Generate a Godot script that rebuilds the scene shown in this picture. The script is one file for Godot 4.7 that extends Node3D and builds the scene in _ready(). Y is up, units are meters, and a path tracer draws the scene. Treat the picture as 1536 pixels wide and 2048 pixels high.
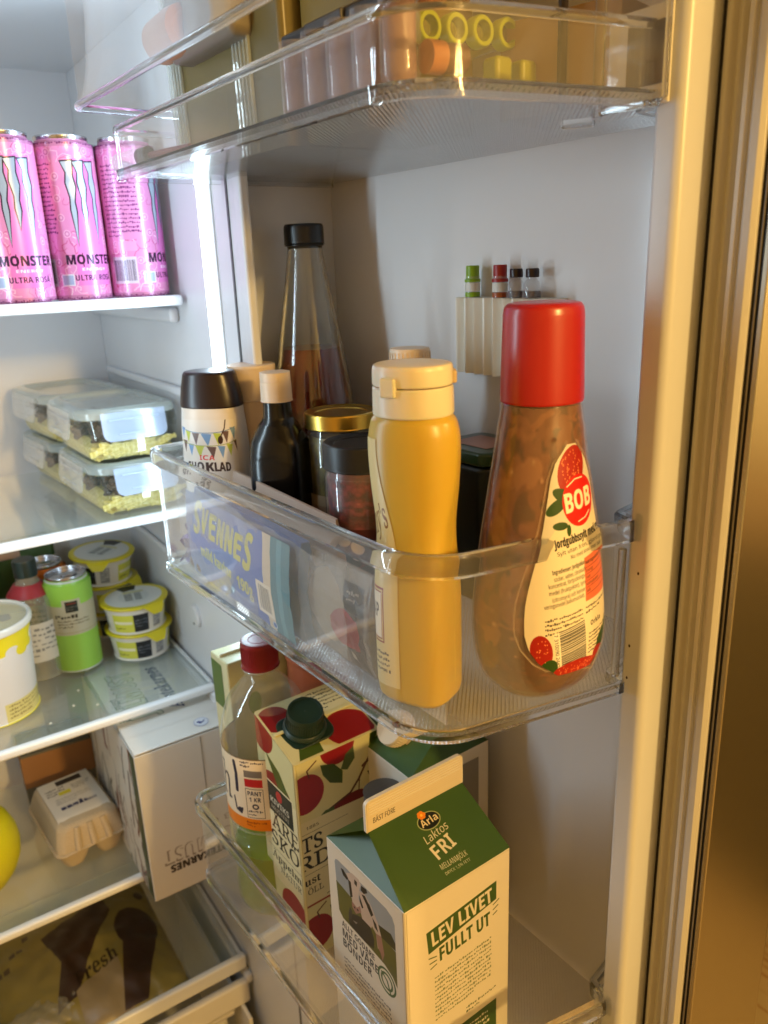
extends Node3D
# An open refrigerator seen from in front of its door. Units are metres; y0 is the eye height that the measured heights refer to.

const EYE := 1.5
const FRIDGE_TURN := -3.0                      # the door stands a little past a right angle to the cabinet
var cab := Transform3D(Basis(Vector3.UP, deg_to_rad(FRIDGE_TURN)), Vector3(0.375, EYE, -0.737))
var taken := {}
var glyphs := {}
var mats := {}

# ------------------------------------------------------------------ meshes
class Shape:
	var v := PackedVector3Array()
	var uv := PackedVector2Array()
	var t := PackedInt32Array()

	func add(p: Vector3, u := Vector2.ZERO) -> int:
		v.append(p)
		uv.append(u)
		return v.size() - 1

	func tri(a: int, b: int, c: int) -> void:
		t.append(a); t.append(b); t.append(c)

	func quad(a: int, b: int, c: int, d: int) -> void:
		tri(a, b, c); tri(a, c, d)

	func join(o: Shape, xf := Transform3D()) -> Shape:
		var n := v.size()
		for p in o.v: v.append(xf * p)
		uv.append_array(o.uv)
		for i in o.t: t.append(i + n)
		return self

	func moved(xf: Transform3D) -> Shape:
		for i in v.size(): v[i] = xf * v[i]
		return self

	func rough_up(amount: float, freq: float, sd: int, up_only := false) -> Shape:
		var n := FastNoiseLite.new()
		n.seed = sd
		n.frequency = freq
		n.fractal_octaves = 3
		for i in v.size():
			var p := v[i]
			var d := Vector3(0, n.get_noise_3dv(p), 0) if up_only else Vector3(n.get_noise_3dv(p), n.get_noise_3dv(p + Vector3(7, 3, 1)), n.get_noise_3dv(p + Vector3(-4, 9, 5)))
			v[i] = p + d * amount
		return self

	# closed: turn the faces outward; angle: edges flatter than this are smooth
	func mesh(closed := true, angle := 38.0) -> ArrayMesh:
		var n := t.size() / 3
		if closed:
			var vol := 0.0
			for i in n: vol += v[t[3 * i]].dot(v[t[3 * i + 1]].cross(v[t[3 * i + 2]]))
			if vol < 0.0:
				for i in n:
					var k := t[3 * i]; t[3 * i] = t[3 * i + 1]; t[3 * i + 1] = k
		var fnorm := PackedVector3Array(); fnorm.resize(n)
		var key := {}
		var weld := PackedInt32Array(); weld.resize(v.size())
		for i in v.size():
			var k := Vector3i((v[i] * 50000.0).round())
			if not key.has(k): key[k] = key.size()
			weld[i] = key[k]
		var near := []; near.resize(key.size())
		for i in key.size(): near[i] = PackedInt32Array()
		for i in n:
			var a := v[t[3 * i]]
			fnorm[i] = (v[t[3 * i + 1]] - a).cross(v[t[3 * i + 2]] - a)
			for j in 3: near[weld[t[3 * i + j]]].append(i)
		var cut := cos(deg_to_rad(angle))
		var vs := PackedVector3Array(); var ns := PackedVector3Array(); var us := PackedVector2Array()
		for i in n:
			if fnorm[i].length_squared() < 1e-22: continue
			var me := fnorm[i].normalized()
			for j in [0, 2, 1]:
				var c := t[3 * i + j]
				var s := Vector3.ZERO
				for k in near[weld[c]]:
					var o: Vector3 = fnorm[k]
					if o.length_squared() > 1e-22 and o.normalized().dot(me) >= cut: s += o
				vs.append(v[c]); us.append(uv[c]); ns.append(s.normalized() if s.length_squared() > 1e-24 else me)
		var arr := []; arr.resize(Mesh.ARRAY_MAX)
		arr[Mesh.ARRAY_VERTEX] = vs; arr[Mesh.ARRAY_NORMAL] = ns; arr[Mesh.ARRAY_TEX_UV] = us
		var m := ArrayMesh.new()
		m.add_surface_from_arrays(Mesh.PRIMITIVE_TRIANGLES, arr)
		return m

func v2(x: float, y: float) -> Vector2: return Vector2(x, y)
func at(x: float, y: float, z: float) -> Vector3: return Vector3(x, y, z)

# a profile of (radius, height) turned round y; texture u runs to the right as seen from outside, its middle faces -x, v = 0 at height hi
func lathe(prof: Array, seg := 48, lo := 0.0, hi := 1.0) -> Shape:
	var s := Shape.new()
	for i in prof.size():
		var p: Vector2 = prof[i]
		for k in seg + 1:
			var a := TAU * k / seg
			s.add(Vector3(p.x * cos(a), p.y, p.x * sin(a)), Vector2(1.0 - float(k) / seg, 1.0 - (p.y - lo) / (hi - lo)))
	for i in prof.size() - 1:
		for k in seg:
			var a := i * (seg + 1) + k
			s.quad(a, a + seg + 1, a + seg + 2, a + 1)
	return s

# a smooth curve through (radius, height) points; a point written twice keeps its corner
func curve(pts: Array, sub := 5) -> Array:
	var out := []
	for i in pts.size() - 1:
		var a: Vector2 = pts[i]; var b: Vector2 = pts[i + 1]
		if a.is_equal_approx(b): continue
		var pre: Vector2 = pts[i - 1] if i > 0 else a
		var post: Vector2 = pts[i + 2] if i + 2 < pts.size() else b
		for k in sub: out.append(a.cubic_interpolate(b, pre, post, float(k) / sub))
	out.append(pts[-1])
	return out

func loft(rings: Array, cap_low := true, cap_high := true) -> Shape:
	var s := Shape.new()
	var n: int = rings[0].size()
	for r in rings.size():
		for k in n + 1:
			s.add(rings[r][k % n], Vector2(1.0 - float(k) / n, 1.0 - float(r) / (rings.size() - 1)))
	for r in rings.size() - 1:
		for k in n:
			var a := r * (n + 1) + k
			s.quad(a, a + n + 1, a + n + 2, a + 1)
	for end in [0, rings.size() - 1]:
		if (end == 0 and not cap_low) or (end != 0 and not cap_high): continue
		var mid := Vector3.ZERO
		for p in rings[end]: mid += p / n
		var c := s.add(mid)
		var first := s.v.size()
		for k in n: s.add(rings[end][k])
		for k in n:
			if end == 0: s.tri(c, first + k, first + (k + 1) % n)
			else: s.tri(c, first + (k + 1) % n, first + k)
	return s

func supere(a: float, rx: float, rz: float, n: float) -> Vector2:
	var c := cos(a); var d := sin(a)
	return Vector2(signf(c) * pow(absf(c), 2.0 / n) * rx, signf(d) * pow(absf(d), 2.0 / n) * rz)

# rows of [height, half width x, half width z, squareness] read smoothly at a height
func section(rows: Array, y: float) -> Array:
	var i := 0
	while i < rows.size() - 2 and y > rows[i + 1][0]: i += 1
	var a: Array = rows[i]; var b: Array = rows[i + 1]
	var p: Array = rows[maxi(i - 1, 0)]; var q: Array = rows[mini(i + 2, rows.size() - 1)]
	var f := clampf((y - a[0]) / maxf(b[0] - a[0], 1e-6), 0, 1)
	var out := []
	for k in range(1, 4): out.append(cubic_interpolate(a[k], b[k], p[k], q[k], f))
	return out

func ring_at(rows: Array, y: float, seg: int, grow := 0.0) -> PackedVector3Array:
	var s := section(rows, y)
	var r := PackedVector3Array()
	for k in seg:
		var p := supere(TAU * k / seg, s[0] + grow, s[1] + grow, s[2])
		r.append(Vector3(p.x, y, p.y))
	return r

func bottle_shape(rows: Array, seg := 48, sub := 5, grow := 0.0) -> Shape:
	var rings := []
	for i in rows.size() - 1:
		for k in sub:
			rings.append(ring_at(rows, lerpf(rows[i][0], rows[i + 1][0], float(k) / sub), seg, grow))
	rings.append(ring_at(rows, rows[-1][0], seg, grow))
	return loft(rings)

# a printed sheet wrapped on such a bottle between two angles (degrees, 180 faces -x) and two heights
func wrapped(rows: Array, a0: float, a1: float, y0: float, y1: float, grow: float, nu := 24, nv := 24) -> Shape:
	return patch(func(u: float, w: float) -> Vector3:
		var y := lerpf(y1, y0, w)
		var s := section(rows, y)
		var p := supere(deg_to_rad(lerpf(a1, a0, u)), s[0] + grow, s[1] + grow, s[2])
		return Vector3(p.x, y, p.y), nu, nv)

func patch(f: Callable, nu: int, nv: int) -> Shape:
	var s := Shape.new()
	for j in nv + 1:
		for i in nu + 1:
			s.add(f.call(float(i) / nu, float(j) / nv), Vector2(float(i) / nu, float(j) / nv))
	for j in nv:
		for i in nu:
			var a := j * (nu + 1) + i
			s.quad(a, a + nu + 1, a + nu + 2, a + 1)
	return s

func rect_ring(hx: float, hz: float, r: float, y: float, seg := 4) -> PackedVector3Array:
	var out := PackedVector3Array()
	r = minf(r, minf(hx, hz) - 1e-5)
	for q in 4:
		var c: Vector2 = Vector2(hx - r, hz - r) * [Vector2(1, 1), Vector2(-1, 1), Vector2(-1, -1), Vector2(1, -1)][q]
		for k in seg + 1:
			var a := PI / 2 * (q + float(k) / seg)
			out.append(Vector3(c.x + r * cos(a), y, c.y + r * sin(a)))
	return out

# a box standing on y = 0 with rounded edges
func rbox(size: Vector3, r: float, corner := -1.0, seg := 3) -> Shape:
	var c := corner if corner >= 0.0 else r
	var rings := []
	for k in seg + 1:
		var a := PI / 2 * k / seg
		rings.append(rect_ring(size.x / 2 - r * (1 - sin(a)), size.z / 2 - r * (1 - sin(a)), maxf(c - r * (1 - sin(a)), 0.0002), r * (1 - cos(a))))
	for k in seg + 1:
		var a := PI / 2 * (1 - float(k) / seg)
		rings.append(rect_ring(size.x / 2 - r * (1 - sin(a)), size.z / 2 - r * (1 - sin(a)), maxf(c - r * (1 - sin(a)), 0.0002), size.y - r * (1 - cos(a))))
	return loft(rings)

func box(a: Vector3, b: Vector3, r := 0.0006) -> Shape:
	var lo := a.min(b); var hi := a.max(b)
	r = minf(r, (hi - lo)[(hi - lo).min_axis_index()] * 0.45)
	return rbox(hi - lo, r, r, 1).moved(Transform3D(Basis(), Vector3((lo.x + hi.x) / 2, lo.y, (lo.z + hi.z) / 2)))

# a flat outline (in x, z) between two heights
func slab(outline: PackedVector2Array, y0: float, y1: float) -> Shape:
	var s := Shape.new()
	var n := outline.size()
	var idx := Geometry2D.triangulate_polygon(outline)
	var flip := Geometry2D.is_polygon_clockwise(outline)
	for h in 2:
		for p in outline: s.add(Vector3(p.x, y0 if h == 0 else y1, p.y), p)
	for i in range(0, idx.size(), 3):
		var e1 := outline[idx[i + 1]] - outline[idx[i]]
		var up := e1.cross(outline[idx[i + 2]] - outline[idx[i]]) < 0.0
		var a := idx[i]; var b := idx[i + 1]; var c := idx[i + 2]
		if up:
			s.tri(a + n, b + n, c + n); s.tri(a, c, b)
		else:
			s.tri(a + n, c + n, b + n); s.tri(a, b, c)
	var m := s.v.size()
	for h in 2:
		for k in n + 1: s.add(Vector3(outline[k % n].x, y0 if h == 0 else y1, outline[k % n].y))
	var ccw := Geometry2D.is_polygon_clockwise(outline)
	for k in n:
		var a := m + k
		if ccw: s.quad(a, a + 1, a + n + 2, a + n + 1)
		else: s.quad(a, a + n + 1, a + n + 2, a + 1)
	return s

# an outline in (x, y) pushed along z by depth, set in space by xf
func cutout(outline: PackedVector2Array, depth: float, xf := Transform3D()) -> Shape:
	var o := PackedVector2Array()
	for p in outline: o.append(Vector2(p.x, -p.y))
	return slab(o, 0.0, depth).moved(xf * Transform3D(Basis(Vector3.RIGHT, PI / 2), Vector3.ZERO))

func rounded(pts: Array, radii: Array, seg := 6) -> PackedVector2Array:
	var out := PackedVector2Array()
	for i in pts.size():
		var p: Vector2 = pts[i]
		if radii[i] <= 0.0 or i == 0 or i == pts.size() - 1:
			out.append(p); continue
		var a: Vector2 = (pts[i - 1] - p).normalized(); var b: Vector2 = (pts[i + 1] - p).normalized()
		var half := acos(clampf(a.dot(b), -1, 1)) / 2
		var d: float = radii[i] / tan(half)
		var c: Vector2 = p + (a + b).normalized() * (radii[i] / sin(half))
		var s: Vector2 = p + a * d - c; var e: Vector2 = p + b * d - c
		var turn := s.angle_to(e)
		for k in seg + 1: out.append(c + s.rotated(turn * k / seg))
	return out

func shifted(path: PackedVector2Array, d: float) -> PackedVector2Array:
	var out := PackedVector2Array()
	for i in path.size():
		var a := (path[i] - path[i - 1]).normalized() if i > 0 else (path[1] - path[0]).normalized()
		var b := (path[i + 1] - path[i]).normalized() if i < path.size() - 1 else a
		var n := (a + b).normalized().orthogonal()
		out.append(path[i] + n * d / maxf(n.dot(a.orthogonal()), 0.3))
	return out

# a profile of (outward, up) pushed along a level path
func rail(path: PackedVector2Array, y: float, prof: Array) -> Shape:
	var s := Shape.new()
	var n := prof.size()
	var lines := []
	for p in prof: lines.append(shifted(path, p.x))
	for i in path.size():
		for k in n + 1:
			var q: Vector2 = lines[k % n][i]
			s.add(Vector3(q.x, y + prof[k % n].y, q.y))
	for i in path.size() - 1:
		for k in n:
			var a := i * (n + 1) + k
			s.quad(a, a + 1, a + n + 2, a + n + 1)
	for e in [0, path.size() - 1]:
		for k in range(1, n - 1):
			var a: int = e * (n + 1)
			if e == 0: s.tri(a, a + k + 1, a + k)
			else: s.tri(a, a + k, a + k + 1)
	return s

func tube(path: Array, r: float, seg := 10) -> Shape:
	var rings := []
	for i in path.size():
		var d: Vector3 = (path[mini(i + 1, path.size() - 1)] - path[maxi(i - 1, 0)]).normalized()
		var side := d.cross(Vector3.UP if absf(d.y) < 0.9 else Vector3.RIGHT).normalized()
		var up := side.cross(d)
		var ring := PackedVector3Array()
		for k in seg: ring.append(path[i] + (side * cos(TAU * k / seg) + up * sin(TAU * k / seg)) * r)
		rings.append(ring)
	return loft(rings)

func ball(c: Vector3, r: Vector3, seg := 24) -> Shape:
	var rings := []
	for j in range(1, 12):
		var a := PI * j / 12 - PI / 2
		var ring := PackedVector3Array()
		for k in seg: ring.append(c + Vector3(cos(a) * cos(TAU * k / seg) * r.x, sin(a) * r.y, cos(a) * sin(TAU * k / seg) * r.z))
		rings.append(ring)
	return loft(rings)

# copies of a shape set in a ring round y
func ringed(one: Shape, count: int) -> Shape:
	var s := Shape.new()
	for k in count: s.join(one, Transform3D(Basis(Vector3.UP, TAU * k / count), Vector3.ZERO))
	return s

# a flat printed sheet: its upper left corner, then the way across and the way down
func sheet(o: Vector3, across: Vector3, down: Vector3) -> Shape:
	var s := Shape.new()
	s.quad(s.add(o, v2(0, 0)), s.add(o + down, v2(0, 1)), s.add(o + down + across, v2(1, 1)), s.add(o + across, v2(1, 0)))
	return s

# ------------------------------------------------------------------ prints
class Print:
	var im: Image
	var w: int
	var h: int
	var host

	func _init(who, width: int, height: int, c: Color) -> void:
		host = who; w = width; h = height
		im = Image.create(w * 2, h * 2, false, Image.FORMAT_RGBA8)
		im.fill(c)

	func tri(a: Vector2, b: Vector2, c: Vector2, col: Color) -> void:
		var lo := int(floorf(minf(a.y, minf(b.y, c.y)) - 0.5)); var hi := int(ceilf(maxf(a.y, maxf(b.y, c.y))))
		for y in range(maxi(lo, 0), mini(hi + 1, h * 2)):
			var yc := y + 0.5
			var x0 := INF; var x1 := -INF
			for e in [[a, b], [b, c], [c, a]]:
				var p: Vector2 = e[0]; var q: Vector2 = e[1]
				if (p.y <= yc) != (q.y <= yc):
					var x := p.x + (yc - p.y) / (q.y - p.y) * (q.x - p.x)
					x0 = minf(x0, x); x1 = maxf(x1, x)
			if x1 > x0:
				var l := int(roundf(x0)); var r := int(roundf(x1))
				if r > l: im.fill_rect(Rect2i(l, y, r - l, 1), col)

	func poly(pts: Array, col: Color) -> Print:
		var p := PackedVector2Array()
		for q in pts: p.append(q * 2.0)
		var idx := Geometry2D.triangulate_polygon(p)
		for i in range(0, idx.size(), 3): tri(p[idx[i]], p[idx[i + 1]], p[idx[i + 2]], col)
		return self

	func rect(x: float, y: float, ww: float, hh: float, col: Color) -> Print:
		im.fill_rect(Rect2i(int(x * 2), int(y * 2), maxi(1, int(ww * 2)), maxi(1, int(hh * 2))), col)
		return self

	func oval(x: float, y: float, rx: float, ry: float, col: Color, turn := 0.0) -> Print:
		var pts := []
		for k in 32: pts.append(Vector2(x, y) + Vector2(cos(TAU * k / 32) * rx, sin(TAU * k / 32) * ry).rotated(turn))
		return poly(pts, col)

	func line(pts: Array, width: float, col: Color) -> Print:
		for i in pts.size() - 1:
			var d: Vector2 = (pts[i + 1] - pts[i]).normalized().orthogonal() * width / 2
			var a: Vector2 = pts[i]; var b: Vector2 = pts[i + 1]
			tri((a + d) * 2, (b + d) * 2, (b - d) * 2, col); tri((a + d) * 2, (b - d) * 2, (a - d) * 2, col)
			if width > 2.0:
				oval(a.x, a.y, width / 2, width / 2, col); oval(b.x, b.y, width / 2, width / 2, col)
		return self

	# lettering: x, y is the start of the base line, tall the height of a capital; how: bold, font, mid (centred), fit (width), lean, turn, thick
	func text(s: String, x: float, y: float, tall: float, col: Color, how := {}) -> Print:
		var g: Array = host.letters(s, how.get("font", "Droid Sans"), how.get("bold", false))
		var tris: PackedVector2Array = g[0]; var wide: float = g[1]
		var k := tall / 0.714
		var kx: float = how.fit / wide if how.has("fit") else k * how.get("wide", 1.0)
		var off := -wide * kx / 2 if how.get("mid", false) else 0.0
		var lean: float = how.get("lean", 0.0); var turn: float = how.get("turn", 0.0)
		var thick: float = how.get("thick", 0.0)
		var shifts := [Vector2.ZERO]
		if thick > 0.0:
			for q in 8: shifts.append(Vector2.from_angle(TAU * q / 8) * thick)
		for sh in shifts:
			for i in range(0, tris.size(), 3):
				var c := []
				for j in 3:
					var p := tris[i + j]
					c.append((Vector2(x, y) + (Vector2(off + p.x * kx + p.y * k * lean, -p.y * k) + sh).rotated(turn)) * 2.0)
				tri(c[0], c[1], c[2], col)
		return self

	# rows of print too small to read
	func small(x: float, y: float, ww: float, rows: int, step: float, col: Color, sd := 1, slope := 0.0) -> Print:
		var r := RandomNumberGenerator.new(); r.seed = sd
		for i in rows:
			var px := 0.0
			var stop := ww * (1.0 if i < rows - 1 else r.randf_range(0.4, 0.8))
			while px < stop:
				var word := minf(r.randf_range(1.2, 4.5) * step, stop - px)
				var q := 0.0
				while q < word:
					var l := r.randf_range(0.22, 0.5) * step
					var tall := step * (0.42 if r.randf() < 0.6 else 0.62)
					rect(x + px + q, y + i * step + step * 0.7 - tall + slope * (px + q), l, tall * r.randf_range(0.45, 1.0), col)
					q += l + step * 0.13
				px += word + step * 0.4
		return self

	func bars(x: float, y: float, ww: float, hh: float, col: Color, sd: int, across := false) -> Print:
		var r := RandomNumberGenerator.new(); r.seed = sd
		var p := 0.0
		var full := hh if across else ww
		while p < full:
			var b := r.randi_range(1, 3) * full / 110.0
			if across: rect(x, y + p, ww, b, col)
			else: rect(x + p, y, b, hh, col)
			p += b + r.randi_range(1, 3) * full / 110.0
		return self

	func grain(amount: float, sd: int) -> Print:
		var r := RandomNumberGenerator.new(); r.seed = sd
		for i in int(w * h * 0.05):
			var p := Vector2i(r.randi_range(0, w * 2 - 2), r.randi_range(0, h * 2 - 2))
			var c := im.get_pixelv(p)
			im.fill_rect(Rect2i(p, Vector2i(2, 2)), c.lightened(r.randf() * amount) if r.randf() < 0.5 else c.darkened(r.randf() * amount))
		return self

	func done() -> ImageTexture:
		im.resize(w, h, Image.INTERPOLATE_BILINEAR)
		return ImageTexture.create_from_image(im)

func letters(s: String, font: String, bold: bool) -> Array:
	var key := "%s|%s|%s" % [s, font, bold]
	if glyphs.has(key): return glyphs[key]
	var f := SystemFont.new()
	f.font_names = PackedStringArray([font])
	f.font_weight = 700 if bold else 400
	var m := TextMesh.new()
	m.font = f; m.text = s; m.depth = 0.0; m.font_size = 64; m.pixel_size = 1.0 / 64.0; m.curve_step = 2.0
	m.horizontal_alignment = HORIZONTAL_ALIGNMENT_LEFT
	m.vertical_alignment = VERTICAL_ALIGNMENT_TOP
	var base := f.get_ascent(64) / 64.0
	var out := PackedVector2Array()
	var wide := 0.01
	var low := INF
	if m.get_surface_count() > 0:
		var a := m.surface_get_arrays(0)
		for p in a[Mesh.ARRAY_VERTEX]:
			low = minf(low, p.x)
		for p in a[Mesh.ARRAY_VERTEX]:
			out.append(Vector2(p.x - low, p.y + base))
			wide = maxf(wide, p.x - low)
	glyphs[key] = [out, wide]
	return glyphs[key]

func paper(w: int, h: int, c: Color) -> Print: return Print.new(self, w, h, c)

# ------------------------------------------------------------------ materials
func mat(c: Color, rough := 0.4, metal := 0.0) -> StandardMaterial3D:
	var m := StandardMaterial3D.new()
	m.albedo_color = c; m.roughness = rough; m.metallic = metal
	return m

func printed(t: Texture2D, rough := 0.4, metal := 0.0) -> StandardMaterial3D:
	var m := mat(Color.WHITE, rough, metal)
	m.albedo_texture = t
	return m

func pane(c: Color, alpha: float, rough := 0.03) -> StandardMaterial3D:
	var m := mat(Color(c, alpha), rough)
	m.transparency = BaseMaterial3D.TRANSPARENCY_ALPHA
	return m

func solid_clear(c: Color, rough := 0.02, scale := 0.05, alpha := 0.0) -> StandardMaterial3D:
	var m := mat(Color(c, alpha), rough)
	m.transparency = BaseMaterial3D.TRANSPARENCY_ALPHA
	m.refraction_enabled = true
	m.refraction_scale = scale
	return m

func noise_tex(freq: float, ramp: Array, sd: int, size := 256, kind := FastNoiseLite.TYPE_SIMPLEX_SMOOTH) -> NoiseTexture2D:
	var n := FastNoiseLite.new()
	n.noise_type = kind; n.seed = sd; n.frequency = freq; n.fractal_octaves = 4
	var g := Gradient.new()
	g.offsets = PackedFloat32Array(ramp.map(func(e): return e[0]))
	g.colors = PackedColorArray(ramp.map(func(e): return e[1]))
	var t := NoiseTexture2D.new()
	t.noise = n; t.seamless = true; t.width = size; t.height = size; t.color_ramp = g
	return t

func speckled(freq: float, ramp: Array, sd: int, scale: float, rough: float, kind := FastNoiseLite.TYPE_SIMPLEX_SMOOTH) -> StandardMaterial3D:
	var m := mat(Color.WHITE, rough)
	m.albedo_texture = noise_tex(freq, ramp, sd, 256, kind)
	m.uv1_triplanar = true
	m.uv1_scale = Vector3.ONE * scale
	return m

# ------------------------------------------------------------------ things and parts
func numbered(called: String) -> String:
	taken[called] = taken.get(called, -1) + 1
	return called if taken[called] == 0 else "%s_%03d" % [called, taken[called]]

func tag(o: Node, label: String, category: String, group := "") -> void:
	o.set_meta("label", label); o.set_meta("category", category)
	if group: o.set_meta("group", group)

# a thing on the door side: x, height above the eye level, z, turn in degrees
func thing(called: String, label: String, category: String, p: Vector3, turn := 0.0, group := "") -> Node3D:
	var o := Node3D.new()
	o.name = numbered(called)
	add_child(o)
	o.transform = Transform3D(Basis(Vector3.UP, deg_to_rad(turn)), p + Vector3(0, EYE, 0))
	tag(o, label, category, group)
	return o

# a thing inside the cabinet, in the cabinet's own axes
func inside(called: String, label: String, category: String, p: Vector3, turn := 0.0, group := "") -> Node3D:
	var o := thing(called, label, category, Vector3.ZERO, 0.0, group)
	o.transform = cab * Transform3D(Basis(Vector3.UP, deg_to_rad(turn)), p)
	return o

func copy(src: Node3D, label: String, p: Transform3D) -> Node3D:
	var o: Node3D = src.duplicate()
	o.name = numbered(String(src.name))
	add_child(o)
	o.transform = p
	o.set_meta("label", label)
	return o

func part(called: String, s, m: Material, parent: Node, xf := Transform3D(), closed := true, angle := 38.0) -> MeshInstance3D:
	var o := MeshInstance3D.new()
	o.name = called
	o.mesh = s.mesh(closed, angle) if s is Shape else s
	o.material_override = m
	o.transform = xf
	parent.add_child(o, true)
	return o

func hub(called: String, parent: Node) -> Node3D:
	var o := Node3D.new()
	o.name = called
	parent.add_child(o, true)
	return o

func go(x: float, y: float, z: float, turn := 0.0, tilt := 0.0, roll := 0.0) -> Transform3D:
	return Transform3D(Basis.from_euler(Vector3(deg_to_rad(tilt), deg_to_rad(turn), deg_to_rad(roll))), Vector3(x, y, z))

# ------------------------------------------------------------------ the scene
func _ready() -> void:
	var cam := Camera3D.new()
	cam.name = "camera"
	add_child(cam)
	cam.transform = Transform3D(Basis(at(0.8009, -0.0368, 0.5977), at(0.2077, 0.9526, -0.2197), at(-0.5613, 0.3001, 0.7706)).orthonormalized(), at(0, EYE, 0))
	var lens := CameraAttributesPhysical.new()
	lens.frustum_focal_length = 18.58
	lens.frustum_focus_distance = 0.62
	lens.frustum_near = 0.02
	lens.frustum_far = 30.0
	lens.exposure_aperture = 5.0
	cam.attributes = lens
	cam.fov = 65.72
	cam.near = 0.02
	cam.far = 30.0
	cam.current = true

	var env := Environment.new()
	env.background_mode = Environment.BG_COLOR
	env.background_color = Color(0.30, 0.24, 0.175)          # the dim warm kitchen round the open door
	env.background_energy_multiplier = 1.0
	env.tonemap_mode = Environment.TONE_MAPPER_LINEAR
	env.tonemap_exposure = 1.08
	env.sdfgi_enabled = true
	env.ssao_enabled = true
	env.ssil_enabled = true
	var we := WorldEnvironment.new()
	we.name = "kitchen_air"
	we.environment = env
	add_child(we)

	hanging_lamp(at(0.45, 0.50, 1.70), 3.2, "round warm glass lamp hanging in the kitchen in front of the refrigerator", 0.075)
	hanging_lamp(at(1.62, 0.46, 0.85), 1.15, "small warm glass lamp hanging over the kitchen counter", 0.05)
	refrigerator(0.18, 0.22)
	kitchen()
	bins_and_shelves()
	middle_bin_things()
	lower_bin_things()
	upper_bin_things()
	cabinet_things()

func warm_plastic() -> StandardMaterial3D: return mat(Color(0.88, 0.87, 0.86), 0.28)

# the room's warm lamp, behind the camera
func hanging_lamp(p: Vector3, energy: float, label: String, r: float) -> void:
	var t := thing("hanging_lamp", label, "lamp", p)
	var glow := mat(Color(1, 0.9, 0.75), 0.4)
	glow.emission_enabled = true
	glow.emission = Color(1.0, 0.80, 0.50)
	glow.emission_energy_multiplier = 6.0
	part("bulb", ball(Vector3.ZERO, Vector3.ONE * r, 32), glow, t)
	part("cord", tube([at(0, r, 0), at(0, 1.05 - p.y, 0)], 0.004), mat(Color(0.1, 0.1, 0.1), 0.5), t)
	var l := OmniLight3D.new()
	l.name = "warm_light"
	l.light_color = Color(1.0, 0.81, 0.47)
	l.light_energy = energy
	l.light_size = r * 0.9
	l.omni_range = 9.0
	l.omni_attenuation = 2.0
	l.shadow_enabled = true
	t.add_child(l)

func strip_light(parent: Node, x: float, face: float, energy: float, z := -0.078) -> void:
	var h := hub("light_strip", parent)
	var glow := mat(Color(1, 1, 1), 0.4)
	glow.emission_enabled = true
	glow.emission = Color(0.93, 0.98, 1.0)
	glow.emission_energy_multiplier = 2.2
	part("diffuser", box(at(x, -0.40, z - 0.016), at(x + face * 0.0025, 0.24, z + 0.016)), glow, h)
	part("strip_frame", box(at(x, -0.406, z - 0.0205), at(x + face * 0.0012, 0.246, z + 0.0205)), mat(Color(0.8, 0.82, 0.84), 0.3), h)
	var l := AreaLight3D.new()
	l.name = "cool_light"
	l.light_color = Color(0.82, 0.935, 1.0)
	l.light_energy = energy
	l.area_size = Vector2(0.032, 0.64)
	l.area_range = 4.0
	l.shadow_enabled = true
	l.transform = Transform3D(Basis(Vector3.UP, deg_to_rad(90.0 if face < 0 else -90.0)), at(x + face * 0.004, -0.08, z))
	h.add_child(l)

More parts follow.
